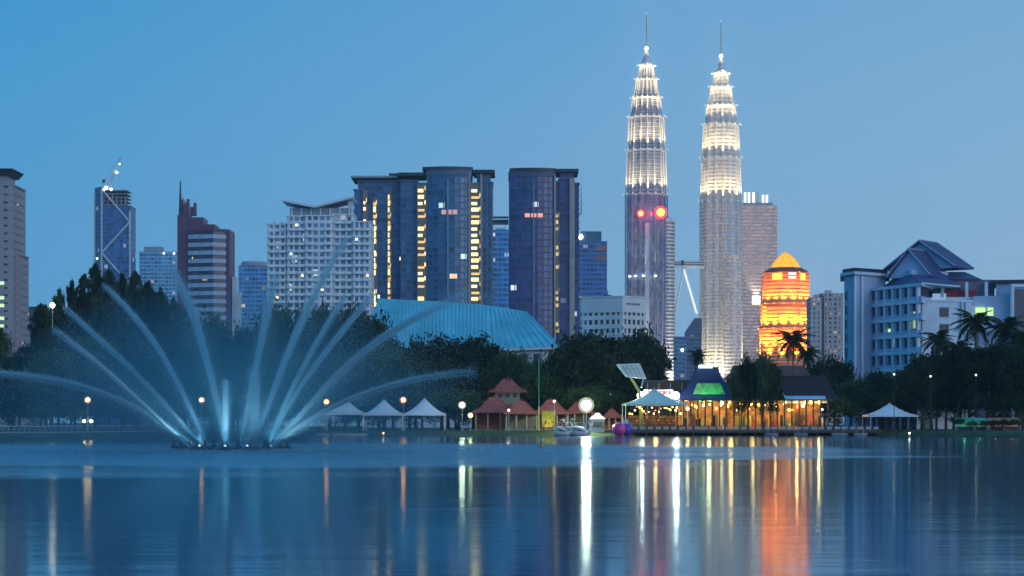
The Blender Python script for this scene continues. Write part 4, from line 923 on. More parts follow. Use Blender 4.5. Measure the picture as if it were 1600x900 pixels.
# lamp posts round the lake
def halo_mat(k, col):  # half-clear glowing shell that imitates the glare round a lamp
    m = bpy.data.materials.new('halo_glow_%d' % k); m.use_nodes = True; N = m.node_tree.nodes; L = m.node_tree.links
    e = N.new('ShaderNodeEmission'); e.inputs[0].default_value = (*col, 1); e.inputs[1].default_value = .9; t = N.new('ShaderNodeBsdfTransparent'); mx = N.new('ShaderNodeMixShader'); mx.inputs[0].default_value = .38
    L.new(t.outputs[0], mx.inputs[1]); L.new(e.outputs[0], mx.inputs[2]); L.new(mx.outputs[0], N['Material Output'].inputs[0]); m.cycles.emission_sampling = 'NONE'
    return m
def lamp_post(px, py, D, col, label, low=None, r=.42, st=30, pw=900, pm=None):
    root = at('lamp_post', label, 'street lamp', px, D, GZ, 'lamps round the lake'); h = WZ(py, D)-GZ
    MB().tube([(0, 0, -.1), (0, 0, .6), (0, 0, .61), (0, 0, h-r)], [.16, .13, .08, .06], 8).build('pole', pm or pole_m, root)
    em = EM('lamp_globe_%d' % px, col, st)
    g_ = MB().sphere((0, 0, h), r*1.75, 16, 12).build('glow_globe', halo_mat(px, col), root, True); MB().sphere((0, 0, h), r, 14, 10).build('bulb', em, g_, True); MB().lathe([(r*.5, h-r*1.05), (r*.55, h-r*.8)], 10).build('collar', pole_m, root)  # outer globe is an added halo round the bulb
    lamp('POINT', root, (0, 0, h+.0), pw, col, r+.02)
    if low:
        hl = WZ(low, D)-GZ
        MB().box(-.75, .75, -.05, .05, hl-.42, hl-.34).build('cross_arm', pole_m, root)
        for s in (-1, 1): MB().sphere((s*.7, 0, hl), .3, 12, 8).build('glow_globe', em, root, True)
lamp_post(137, 625, 398, (1, .60, .22), 'lamp post with one high and two low globes, left of the fountain', 658)
lamp_post(315, 625, 420, (1, .50, .14), 'lamp post glowing orange behind the left fountain jets')
lamp_post(510, 628, 441, (1, .36, .09), 'orange lamp post at the left end of the white tents', None, .46)
lamp_post(630, 625, 442, (1, .38, .10), 'orange lamp post in front of the middle and right tents', None, .46)
lamp_post(722, 633, 446, (.88, 1, .62), 'greenish white lamp post just right of the tents', None, .5, 60, 4000)
lamp_post(735, 649, 445, (.90, 1, .45), 'low yellowish lamp post beside the greenish white one', None, .38, 25, 900)
lamp_post(795, 641, 452, (1, .75, .45), 'small warm lamp among the red roofs', None, .22, 14, 300)
lamp_post(866, 627, 462, (1, .62, .35), 'small warm lamp high above the yellow banner', None, .24, 16, 300)
for px, py, lb in ((1525, 586, 'small white lamp among the palms at the right'), (1397, 585, 'yellow-green lamp in the tree before the institute'), (1454, 588, 'small white lamp under the leftmost palm')):
    lamp_post(px, py, 446, (1, .95, .6), lb, None, .16, 8, 40, dark_m)
def flood_mast():
    root = at('floodlight_mast', 'mast with a dazzling white floodlight cluster above the swan boats', 'floodlight', 916, 449); h = WZ(633, 449)-GZ
    MB().tube([(0, .3, -.1), (0, .3, h+1.6)], [.14, .09], 8).build('pole', pole_m, root); em = EM('flood_lens', (.97, 1, .80), 130)
    o = MB().tube([(0, -.2, h), (0, .25, h)], 1.1, 36).build('lamp_head', dark_m, root)
    MB().tube([(0, -.34, h), (0, -.205, h)], 1.05, 36).build('lens', em, o); MB().sphere((0, 0, h), 1.75, 24, 16).build('glare_halo', halo_mat(916, (1, 1, .72)), root, True)  # outer globe is an added glow shell imitating the glare of the lens
    MB().tube([(-1.2, .12, h), (1.2, .12, h)], .06, 6).build('cross_arm', pole_m, root)
    lamp('SPOT', root, (0, -.6, h), 2.2e4, (.95, 1, .75), .5, 160, (0, -1, -.55)); lamp('POINT', root, (0, .9, h+.9), 9000, (.8, 1, .5), .4)
flood_mast()
# bright lights far behind the trees
def far_lamp():
    root = at('high_floodlight', 'bright lamp on a tall mast at the left flank of the casuarinas', 'floodlight', 82, 486); h = WZ(477, 486)-GZ
    MB().tube([(0, 0, -.1), (0, 0, h)], [.25, .12], 8).build('mast', pole_m, root); MB().sphere((0, -.1, h), .62, 12, 8).build('lamp_head', EM('high_flood', (1, .85, .6), 16), root, True)
far_lamp()

# white peaked tents
def tent(px, peak, w, D, label, eave, mat, group='white tents', legs=True, nm='peaked_tent'):
    root = at(nm, label, 'tent', px, D, GZ, group); hw = w*D/F/2; ze = WZ(eave, D)-GZ; zp = WZ(peak, D)-GZ; n = 10; vs = []; fs = []
    for j in range(n+1):
        for i in range(n+1):
            u, v = i/n*2-1, j/n*2-1; d = max(abs(u), abs(v)); e = 1-d
            vs.append((u*hw, v*hw+hw, ze+(zp-ze)*(e**1.5)-.12*(1-abs(u*v))*d))
    for j in range(n):
        for i in range(n): fs.append((j*(n+1)+i, j*(n+1)+i+1, (j+1)*(n+1)+i+1, (j+1)*(n+1)+i))
    c = MB().add(vs, fs).build('canopy', mat, root, True); sd = c.modifiers.new('thickness', 'SOLIDIFY'); sd.thickness = .03
    val = MB(); m = 8
    for (xa, ya), (xb, yb) in (((-hw, 0), (hw, 0)), ((hw, 0), (hw, 2*hw)), ((hw, 2*hw), (-hw, 2*hw)), ((-hw, 2*hw), (-hw, 0))):
        for i in range(m):
            s0, s1 = i/m, (i+1)/m
            val.add([(xa+(xb-xa)*s0, ya+(yb-ya)*s0, ze-.1), (xa+(xb-xa)*s1, ya+(yb-ya)*s1, ze-.1), (xa+(xb-xa)*s1, ya+(yb-ya)*s1, ze-.42), (xa+(xb-xa)*(s0+s1)/2, ya+(yb-ya)*(s0+s1)/2, ze-.52), (xa+(xb-xa)*s0, ya+(yb-ya)*s0, ze-.42)], [(0,1,2,3,4)])
    val.build('valance', mat, c)
    MB().tube([(0, hw, zp-.1), (0, hw, zp+.5)], [.06, .02], 6).build('finial', pole_m, root)
    if legs:
        pm = MB().tube([(0, 0, -.1), (0, 0, ze-.05)], .07, 8).mesh('pole', white_p)
        for x, y in ((-hw, 0), (hw, 0), (hw, 2*hw), (-hw, 2*hw)): put('pole', pm, root, (x*.985, y*.985+.03, 0))
    return root
tent(537, 622, 64, 452, 'leftmost of three joined white peaked tents', 645, tent_w)
tent(598, 623, 62, 452, 'middle one of three joined white peaked tents', 646, tent_w)
tent(662, 621, 66, 452, 'rightmost of three joined white peaked tents, by the greenish lamp', 646, tent_w)
for x in (600, 640, 664):
    pass
tent(1397, 629, 74, 449, 'pale peaked tent alone under the dark trees at right', 648, tent_w)
tent(1026, 606, 98, 450, 'pale green peaked canopy below the red billboard', 630, M('tent_fabric_green', (.55, .72, .68), .7, scale=1.5, var=.06))

# pavilions with red tiled roofs
def hip(mb, x0, x1, y0, y1, z0, z1, rl=.3, sag=.12):
    cx, cyy = (x0+x1)/2, (y0+y1)/2; rx = (x1-x0)/2*rl; n = 5
    for k in range(n):
        def ring(t):
            zz = z0+(z1-z0)*(t-sag*sin(pi*t)); return [(cx+(x-cx)*(1-t)+(rx*t if x > cx else -rx*t), cyy+(y-cyy)*(1-t), zz) for x, y in rect(x0, x1, y0, y1)]
        a, b = ring(k/n), ring((k+1)/n); mb.add(a+b, [(i, (i+1) % 4, 4+(i+1) % 4, 4+i) for i in range(4)])
    return mb
def pavilion(px, D, w, peak, eave, label, back=None, tiers=1, posts=True, depth=None, floor=True):
    root = at('red_roof_pavilion', label, 'pavilion', px, D, GZ, 'red roofed pavilions'); s = D/F; hw = w*s/2; d = depth or 2*hw; zp, ze = WZ(peak, D)-GZ, WZ(eave, D)-GZ
    rf = hip(MB(), -hw, hw, 0, d, ze, zp, .18).box(-hw+.02, hw-.02, .02, d-.02, ze-.18, ze-.01).build('roof', red_t, root)
    for sx in (-1, 1): MB().tube([(sx*hw, 0, ze+.05), (sx*hw*.62, d*.2, ze+(zp-ze)*.33), (sx*hw*.18, d/2, zp+.05)], .09, 5).build('hip_ridge', rim_t, rf)
    MB().sphere((0, d/2, zp+.18), .2, 8, 6, 1.6).build('finial', rim_t, rf)
    if posts:
        pm = MB().box(-.14, .14, -.14, .14, 0, ze-.18).mesh('post', M('post_cream_%d' % px, (.5, .42, .34), .7))
        for x in (-hw*.82, -hw*.28, hw*.28, hw*.82):
            for y in (d*.12, d*.88): put('post', pm, root, (x, y, 0))
    if floor: MB().box(-hw*.95, hw*.95, d*.04, d*.96, -.3, .22).build('plinth', path_m, root)
    if back: MB().box(-hw*.8, hw*.8, d*.6, d*.66, .22, ze-.2).build('back_wall', back, root); MB().box(-hw*.8, hw*.8, d*.13, d*.17, .22, 1.15).build('low_wall', back, root)
    return root, hw, d, zp, ze
brick_r = M('terracotta_wall_shaded', (.24, .075, .05), .8, scale=1.5); cream = M('cream_wall_shaded', (.17, .15, .11), .8)  # wall colours darkened to read as open shade under the pavilion roofs
pavilion(772, 462, 70, 620, 644, 'red roofed pavilion with terracotta wall next to the greenish lamp', brick_r)
pavilion(815, 455, 58, 626, 646, 'red hip roofed pavilion in front of the two-tier tower roof', cream)
pavilion(862, 466, 62, 624, 646, 'red roofed pavilion behind the yellow banner', brick_r)
pavilion(905, 470, 50, 628, 645, 'brownish red roofed pavilion directly behind the dazzling floodlight', cream)
pavilion(957, 468, 36, 640, 652, 'small orange-red roofed kiosk right of the dazzling floodlight', brick_r)
def pagoda():
    root, hw, d, zp, ze = pavilion(793, 482, 62, 591, 612, 'two-tier tower roof in dull red rising above the other pavilions', None, posts=False, floor=False)
    w = .62*hw
    MB().box(-w, w, d/2-w, d/2+w, WZ(632, 482)-GZ, ze-.18).build('lantern_wall', M('lantern_wall', (.28,.26,.24), .7), root)
    me = MB().box(-.5, .5, -.08, .1, 0, 1.0).mesh('window', M('lantern_glass', (.05,.07,.08), .2))
    for x in (-1.8, 0, 1.8): put('window', me, root, (x, d/2-w, ze-1.35))
    lo = hip(MB(), -hw*1.35, hw*1.35, d/2-hw*1.35, d/2+hw*1.35, WZ(640, 482)-GZ, WZ(621, 482)-GZ, .4).build('lower_roof', red_t, root)
    MB().box(-hw, hw, d/2-hw, d/2+hw, 0, WZ(640, 482)-GZ).build('base_wall', brick_r, root)
pagoda()
def small_lights():
    root = at('lit_pole', 'tall thin pole glowing green between the pavilions', 'pole', 842, 448); h = WZ(560, 448)-GZ
    MB().tube([(0, 0, -.1), (0, 0, h)], [.12, .08], 8).build('pole', M('pole_green', (.2, .4, .3), .4), root)
    gm = EM('pole_tube_green', (.08, .5, .3), .16, False); ym = EM('pole_tube_yellow', (.6, .85, .25), .45, False); n = 9
    for k in range(n): MB().box(-.09, .09, -.2, -.125, h*k/n+.05, h*(k+1)/n-.05).build('light_tube', ym if k < 3 else gm, root)
    root = at('yellow_banner', 'glowing yellow banner on two poles right of the green pole', 'banner', 857, 449)
    z0, z1 = .7, WZ(642, 449)-GZ
    MB().box(-1.45, 1.45, -.06, .02, z0, z1).build('banner_cloth', M('banner_yellow', (.85, .66, .05), .7, scale=1.5, var=.25), root); lamp('SPOT', root, (0, -1.6, .3), 130, (1, .95, .6), .2, 90, (0, .8, 1))
    rm = M('banner_print_red', (.5, .08, .06), .6)
    for x, z, w, h in ((-.9, 1.1, .5, .8), (-.1, .9, .35, .5), (.6, 1.6, .6, .3)): MB().box(x, x+w, -.09, -.065, z0+z*.6, z0+z*.6+h).build('banner_mark', rm, root)
    for s in (-1.5, 1.5): MB().tube([(s, 0, -.1), (s, 0, z1+.2)], .05, 6).build('pole', pole_m, root)
small_lights()
# swan boats and play balls at the water's edge
def swan(px, D, label, rz, mat=white_p):
    root = thing('swan_boat', label, 'boat', (WX(px, D), D, 0), rz, 'white swan boats'); root.scale = (1.4, 1.4, 1.4)
    hull = MB(); secs = [(-1.5, .1, .35), (-1.25, .5, .1), (-.6, .75, 0), (.3, .8, 0), (1.0, .6, .05), (1.45, .15, .3)]
    vs = []; fs = []
    for x, w, k in secs:
        for a in range(9): th = pi*a/8; vs.append((x, -w*cos(th), .75-(.85-k)*sin(th)))
    for i in range(len(secs)-1):
        for a in range(8): fs.append((i*9+a, i*9+a+1, i*9+a+10, i*9+a+9))
    fs += [tuple(range(9)), tuple(range(53, 44, -1))]+[(i*9, (i+1)*9, (i+1)*9+8, i*9+8) for i in range(5)]
    hull.add(vs, fs).build('hull', mat, root, True)
    MB().tube([(1.1, 0, .5), (1.5, 0, 1.0), (1.45, 0, 1.7), (1.2, 0, 2.25), (1.35, 0, 2.6), (1.62, 0, 2.6)], [.3, .24, .17, .15, .19, .12], 8).build('neck', mat, root, True)
    MB().tube([(1.68, 0, 2.58), (1.98, 0, 2.45)], [.09, .03], 6).build('beak', M('beak_orange', (.7, .25, .03), .5), root)
    for s in (-1, 1):
        MB().tube([(.8, s*.8, .75), (.1, s*.95, 1.15), (-.8, s*.85, 1.3), (-1.5, s*.7, 1.45)], [.12, .3, .26, .05], 8).build('wing', mat, root, True)
    MB().tube([(-1.2, 0, .7), (-1.7, 0, 1.25)], [.3, .05], 6).build('tail', mat, root, True)
    MB().box(-.55, .3, -.5, .5, .76, 1.2).build('seat', M('seat_blue', (.06,.12,.3), .5), root)
    MB().box(-.9, .7, -.7, .7, 2.05, 2.13).build('sunroof', mat, root)
    for x, y in ((-.8, -.6), (-.8, .6), (.6, -.6), (.6, .6)): MB().tube([(x, y, .75), (x, y, 2.05)], .03, 5).build('roof_post', mat, root)
for px, D, lb, rz in ((880, 441.5, 'leftmost white swan boat under the floodlight', -.3), (893, 443, 'second white swan boat from the left under the floodlight', -2.9), (908, 441, 'white swan boat directly below the dazzling floodlight', -.15)): swan(px, D, lb, rz)
def kiosk():
    root = at('white_kiosk', 'white ticket kiosk glowing under the floodlight beside the swan boats', 'kiosk', 934, 450); hw = 13*450/F
    MB().box(-hw*.8, hw*.8, .4, 3, -.4, 2.6).build('wall', white_p, root); hip(MB(), -hw, hw, 0, 3.4, 2.6, 3.9, .2).build('roof', tent_w, root)
    MB().box(-hw*.55, hw*.55, .3, .42, .9, 2).build('hatch', M('hatch_grey', (.25,.25,.2),.5), root); MB().box(-hw*.7, hw*.7, .05, .4, .8, .88).build('counter', wood, root)  # hatch is an even grey panel
    MB().box(hw*.5, hw*.75, .3, .39, .2, 2.1).build('price_board', M('price_board', (.6,.45,.2),.6), root)
kiosk()
def ball(px, D, r, cols, label):
    root = thing('water_ball', label, 'inflatable ball', (WX(px, D), D, .02), 0, 'inflatable balls at the water')
    n, m = 24, 14
    for k in range(6):
        mb = MB(); vs = []; fs = []; seg = n//6
        for j in range(m+1):
            for i in range(seg+1):
                a = 2*pi*(k*seg+i)/n; t = pi*j/m; vs.append((r*sin(t)*cos(a), r*sin(t)*sin(a), r-r*cos(t)))
        for j in range(m):
            for i in range(seg): q = j*(seg+1)+i; fs.append((q, q+1, q+seg+2, q+seg+1))
        mb.add(vs, fs).build('panel', cols[k % len(cols)], root, True)
    MB().sphere((0, -r*.5, 2*r*.93), .12, 8, 6).build('valve', white_p, root)
pk, pk2, vi = M('vinyl_pink', (.75, .05, .28), .3), M('vinyl_rose', (.85, .15, .35), .3), M('vinyl_violet', (.16, .08, .42), .3); vi2 = M('vinyl_blue', (.10, .10, .45), .3)
ball(967, 440.5, 1.5, (pk, pk2), 'pink inflatable ball at the water edge right of the floodlight'); ball(979, 442, 1.45, (vi, vi2), 'violet inflatable ball beside the pink one')

# waterside restaurant
def boardwalk():
    root = at('boardwalk', 'dark timber boardwalk on piles with a pale panelled railing', 'boardwalk', 1180, 444, GZ); s = 444/F
    x0, x1 = (985-1180)*s, (1376-1180)*s
    MB().box(x0, x1, 0, 9, .05-.25, .0+.06).build('deck', wood, root)
    MB().box(x0, x1, -.12, -.002, -.5, .05).build('edge_beam', wood, root)
    pile = MB().tube([(0, 0, -3), (0, 0, -.2)], .2, 8).mesh('pile', wood); post = MB().box(-.06, .06, -.05, .05, .06, 1.15).mesh('railing_post', dark_m)
    pan = MB().box(-.55, .55, -.03, .03, .25, .85).mesh('railing_panel', M('railing_panel', (.40,.42,.48), .6))
    n = 32
    for i in range(n+1):
        x = x0+.15+(x1-x0-.3)*i/n
        if i % 2 == 0: put('pile', pile, root, (x, .5, 0)); put('pile', pile, root, (x, 4, 0))
        put('railing_post', post, root, (x, .1, 0))
        if i < n: o = put('railing_panel', pan, root, (x+(x1-x0)/n/2, .1, 0))
    for z in (1.15, .16): MB().box(x0, x1, .05, .15, z, z+.06).build('rail', dark_m, root)
boardwalk()
lant = [EM('lantern_yellow', (1, .72, .16), 14), EM('lantern_amber', (1, .45, .06), 12), EM('lantern_cream', (1, .9, .5), 14), EM('lantern_red', (1, .12, .05), 8), EM('lantern_green', (.55, 1, .25), 4)]
def restaurant():
    root = at('lakeside_restaurant', 'long open restaurant glowing yellow and orange behind the boardwalk', 'restaurant', 1182, 454); s = 454/F; X = lambda px: (px-1182)*s
    x0, x1 = X(1066), X(1296); zr = WZ(626, 454)-GZ
    MB().box(x0, x1, 0, 12, -.3, .12).build('floor', M('restaurant_floor', (.35,.25,.16), .6), root)
    MB().box(x0, x1, 11.5, 11.9, .12, zr).build('back_wall', M('restaurant_wall_ochre', (.45,.24,.08), .7, scale=.5, var=.8), root)
    MB().box(x0-.4, x1+.4, -.6, 12.3, zr+.01, zr+.3).build('roof', dark_m, root)
    cm = MB().box(-.16, .16, -.16, .16, .12, zr).mesh('column', wood); r = random.Random(5)
    n = 20
    for i in range(n+1): put('column', cm, root, (x0+.3+(x1-x0-.6)*i/n, .3, 0))
    bl = [M('panel_red', (.5, .09, .04), .7), M('panel_yellow', (.75, .55, .1), .7), M('panel_green', (.3, .5, .12), .7), M('panel_brown', (.1, .05, .03), .7), M('panel_black', (.02, .015, .012), .7), M('panel_cream', (.8, .7, .45), .7)]
    for i in range(n):
        xc = x0+.3+(x1-x0-.6)*(i+.5)/n
        for _ in range(3):
            if r.random() < .7:
                w_, xx, yy = r.uniform(.18, .6), xc+r.uniform(-.6, .6), r.uniform(3, 9); MB().box(xx-w_, xx+w_, yy, yy+.12, .12+r.choice((0, 0, .8)), r.uniform(1.2, 3.6)).build('partition', r.choice(bl), root)
        if r.random() < .6: MB().box(xc-.6, xc+.6, 1.5, 2.4, .85, .93).box(xc-.06, xc+.06, 1.9, 2.0, .12, .85).build('table', wood, root)
    for i in range(34):
        x = x0+.7+(x1-x0-1.4)*(i+r.uniform(-.4, .4)+.5)/34; z = zr-.35-r.random()**1.5*1.9; y = r.uniform(.5, 5)
        k = r.choices(range(5), (5, 4, 4, 1.4, .8))[0]
        o = MB().sphere((x, y, z), r.uniform(.15, .36), 10, 8, 1.25).build('lantern', lant[k], root, True)
        MB().tube([(x, y, z+.2), (x, y, zr)], .015, 4).build('cord', dark_m, o)
    for i in range(7):
        lamp('POINT', root, (x0+1.5+(x1-x0-3)*i/6, 5, zr-.8), 700, ((1, .62, .2), (1, .75, .3), (1, .55, .16))[i % 3], .4)
restaurant()
def lantern_string():
    root = thing('lantern_string', 'cluster of small amber lanterns hung under the pale green canopy', 'lanterns', (WX(1026, 452), 452, WZ(633, 452))); r = random.Random(8)
    MB().tube([(-6, 1, 0), (-2, 1, -.25), (2, 1, -.25), (6, 1, 0)], .02, 4).build('wire', dark_m, root)
    for i in range(22):
        x = -6+12*(i+r.uniform(-.3, .7))/22; z = -.3-r.random()*1.7
        o = MB().sphere((x, r.uniform(.6, 5), z), r.uniform(.1, .2), 10, 8).build('lantern', lant[r.choices(range(4), (3, 5, 2, 2))[0]], root, True)
    lamp('POINT', root, (0, 3, -1), 500, (1, .5, .16), .4)
lantern_string()
def bar():
    root = at('open_bar', 'dim open bar counter and shelves under the pale green canopy', 'bar', 1026, 463); r = random.Random(3)
    MB().box(-6.2, 6.2, 0, .7, -.1, 1.1).build('counter', wood, root); MB().box(-6.4, 6.4, 3, 3.2, -.1, 3.4).build('back_wall', M('bar_wall', (.25, .10, .05), .8, scale=1, var=.6), root)
    for z in (1.3, 2.0, 2.7): MB().box(-6, 6, 2.6, 2.99, z, z+.06).build('shelf', wood, root)
    cm = [M('bar_stock_red', (.5, .08, .05), .5), M('bar_stock_yellow', (.7, .5, .1), .5), M('bar_stock_green', (.1, .35, .15), .5)]
    for i in range(26):
        x = -5.8+11.6*i/26; z = r.choice((1.36, 2.06, 2.76)); MB().box(x, x+r.uniform(.15, .4), 2.65, 2.9, z, z+r.uniform(.25, .5)).build('stock_box', r.choice(cm), root)
bar()
def blue_house():
    root = at('blue_roofed_house', 'house with a steep flaring navy roof and green floodlit front', 'house', 1110, 458); s = 458/F; X = lambda px: (px-1110)*s; Z = lambda py: WZ(py, 458)-GZ
    navy = M('navy_roof', (.018, .028, .11), .5, scale=.8); n = 6; vs = []; fs = []
    for k in range(n+1):
        t = k/n; hw = (38*(1-t)**1.6+17.5)*s; hd = (30*(1-t)**1.6+10)*s; z = Z(625)+(Z(574)-Z(625))*t
        vs += [(x, y+8.5, z) for x, y in rect(-hw, hw, -hd, hd)]
    for k in range(n):
        for i in range(4): fs.append((4*k+i, 4*k+(i+1) % 4, 4*k+4+(i+1) % 4, 4*k+4+i))
    fs.append((4*n, 4*n+1, 4*n+2, 4*n+3)); rf = MB().add(vs, fs).build('roof', navy, root)
    MB().box(X(1092), X(1128), 6.9, 10, Z(575), Z(572)).build('ridge_beam', navy, rf)
    sg = EM('roof_sign_white', (.85, .95, 1), 2.2); r = random.Random(2); x = X(1096)
    for w in (4, 3, 3, 4, 2.6, 3.2, 2.6):     # letters too far off to read: short pale strokes
        MB().box(x, x+w*s*.72, 6.6, 6.8, Z(574), Z(574)+s*r.uniform(3.5, 5.2)).build('sign_stroke', sg, root); x += w*s
    # front gable screen, washed by green floodlights
    scr = M('front_screen', (.20, .34, .18), .7, scale=1.2, var=.4); yb = 8.5-40*s
    pts = [(1081, 624), (1141, 624), (1135, 612), (1129, 598), (1093, 598), (1087, 612)]
    MB().add([(X(px), yb+.6+(624-py)*s*.5, Z(py)) for px, py in pts]+[(X(px), yb+1.0+(624-py)*s*.5, Z(py)) for px, py in pts], [(0,1,2,3,4,5), (11,10,9,8,7,6)]+[(i, 6+i, 6+(i+1) % 6, (i+1) % 6) for i in range(6)]).build('front_screen', scr, root)
    for px in (1095, 1111, 1127):
        MB().box(X(px)-.2, X(px)+.2, yb-.9, yb-.5, Z(627), Z(625.5)).build('green_floodlight', EM('green_flood_%d' % px, (.1, 1, .25), 5), root)
        lamp('SPOT', root, (X(px), yb-.7, Z(624)), 900, (.02, 1, .06), .15, 120, (0, .7, 1))
    for px in (1086, 1136): MB().tube([(X(px), yb+.3, 0), (X(px), yb+.3, Z(624))], .15, 6).build('post', wood, root)
blue_house()
def dark_roof_house():
    root = at('dark_pitched_house', 'traditional house with a dark pitched roof and pale blue awning', 'house', 1258, 462); s = 462/F; X = lambda px: (px-1258)*s; Z = lambda py: WZ(py, 462)-GZ
    dk = M('dark_thatch', (.035, .022, .028), .85, scale=1.5, bump=.4)
    ridge = [(X(1216), 7, Z(588)), (X(1298), 7, Z(586))]; e0 = [(X(1229), 0, Z(625)), (X(1310), 0, Z(625))]; e1 = [(X(1229), 14, Z(625)), (X(1310), 14, Z(625))]
    MB().add([*ridge, *e0, *e1], [(2, 3, 1, 0), (0, 1, 5, 4), (0, 4, 2), (1, 3, 5)]).build('roof', dk, root)
    MB().tube([ridge[0], e0[0]], .16, 4).build('bargeboard', conc_w, root); MB().tube([ridge[0], ridge[1]], .18, 5).build('ridge_cap', dk, root)
    MB().add([(X(1228), -1.4, Z(629)), (X(1292), -1.4, Z(629)), (X(1289), .3, Z(618.5)), (X(1226), .3, Z(618.5)), (X(1228), -1.3, Z(629)-.15), (X(1292), -1.3, Z(629)-.15), (X(1289), .4, Z(618.5)-.15), (X(1226), .4, Z(618.5)-.15)], [(0,1,2,3),(7,6,5,4),(0,4,5,1),(1,5,6,2),(2,6,7,3),(3,7,4,0)]).build('awning', M('awning_blue', (.42,.58,.78), .7), root)
    MB().box(X(1235), X(1304), 1, 13, Z(627), Z(624)).build('wall_plate', wood, root)
    for px in (1238, 1262, 1286, 1302): MB().box(X(px)-.15, X(px)+.15, 12.2, 12.5, -.1, Z(627)).build('post', wood, root)
dark_roof_house()
def rear_house():
    root = at('long_brown_house', 'long dull red house half hidden behind the palms', 'house', 1232, 492); s = 492/F; X = lambda px: (px-1232)*s; Z = lambda py: WZ(py, 492)-GZ
    MB().box(X(1140), X(1270), 2, 8, 0, Z(592)).build('wall', brick_r, root); hip(MB(), X(1136), X(1274), 0, 10, Z(592), Z(570), .8).build('roof', M('brown_roof', (.16,.07,.06), .8), root)
    for px in (1150, 1180, 1210, 1240): MB().box(X(px), X(px+10), 1.9, 2.1, Z(606), Z(596)).build('window', dark_m, root)
    b = at('long_dark_house', 'low dark flat-roofed house behind the pale green canopy', 'house', 1045, 474); s = 474/F; X = lambda px: (px-1045)*s; Z = lambda py: WZ(py, 474)-GZ
    MB().box(X(1008), X(1078), 1, 9, 0, Z(598)).build('wall', M('dark_wall', (.08,.07,.07),.8), b); MB().box(X(1004), X(1082), 0, 10, Z(598)+.01, Z(594)).build('roof', dark_m, b)  # wall has one even dark colour
    for px in (1012, 1030, 1048, 1066): MB().box(X(px)-.12, X(px)+.12, .6, .9, 0, Z(598)).build('post', pole_m, b)
rear_house()
def billboard():
    root = at('billboard', 'lit white billboard with red lettering between two round white lights', 'billboard', 1028, 460); s = 460/F; X = lambda px: (px-1028)*s; Z = lambda py: WZ(py, 460)-GZ
    MB().box(X(1006), X(1052), 0, .3, Z(628), Z(609)).build('board', EM('board_face', (1, .9, .85), .85, False), root)
    rd = EM('board_red', (1, .03, .04), 1.6, False); r = random.Random(4); x = X(1008)
    while x < X(1049):                           # lettering too small to read in the picture
        w = r.uniform(.35, .62); MB().box(x, x+.14, -.06, -.003, Z(619), Z(611)).box(x+.142, x+w, -.06, -.003, Z(r.choice((613, 616, 619))), Z(611)).build('letter', rd, root); x += w+.14
    MB().box(X(1007), X(1051), -.05, -.003, Z(626.5), Z(622)).build('stripe', EM('board_yellow', (1, .7, .15), 1, False), root)
    wl = EM('round_light', (1, 1, .88), 22)
    for px in (1001, 1056):
        MB().tube([(X(px), -.5, Z(618)), (X(px), 0, Z(618))], 5.4*s, 20).build('round_light', wl, root); MB().tube([(X(px), .2, -.1), (X(px), .2, Z(612))], .1, 6).build('post', pole_m, root)
        lamp('POINT', root, (X(px), -1.3, Z(618)), 1500, (1, .98, .85), .5)
billboard()
def gate_canopy():
    root = at('tilted_canopy', 'tilted pale lattice canopy on a curved column at the tree edge', 'canopy', 988, 456); s = 456/F; X = lambda px: (px-988)*s; Z = lambda py: WZ(py, 456)-GZ
    A, B_, Cc, D_ = (X(964), 0, Z(570)), (X(1000), 2.5, Z(568)), (X(1010), 2.5, Z(591)), (X(978), 0, Z(588)); V = [Vector(p) for p in (A, B_, Cc, D_)]
    pl = M('canopy_panel', (.50, .60, .58), .4); fr = M('canopy_frame', (.68, .72, .72), .5)
    for i in range(5):
        for j in range(3):
            q = lambda u, v: (V[0].lerp(V[1], u)).lerp(V[3].lerp(V[2], u), v); g = .012
            c = [q(i/5+g, j/3+g), q((i+1)/5-g, j/3+g), q((i+1)/5-g, (j+1)/3-g), q(i/5+g, (j+1)/3-g)]
            MB().add(c+[p+Vector((0, .12, .05)) for p in c], [(0,1,2,3),(7,6,5,4),(0,4,5,1),(1,5,6,2),(2,6,7,3),(3,7,4,0)]).build('panel', pl, root)
    for a, b in zip(V, V[1:]+V[:1]): MB().tube([a, b], .13, 5).build('frame', fr, root)
    MB().tube([(X(1003), 1.5, -.1), (X(1002), 1.5, Z(630)), (X(999), 1.4, Z(610)), (X(990), 1.3, Z(596)), (X(984), 1.2, Z(586))], [.45, .42, .36, .3, .25], 10).build('column', M('column_olive', (.30,.32,.14), .6), root, True)
    MB().tube([(X(1003), 1.5, Z(605)), (X(1006), 2, Z(591))], .2, 8).build('strut', M('strut_teal', (.12,.3,.3), .5), root)
gate_canopy()
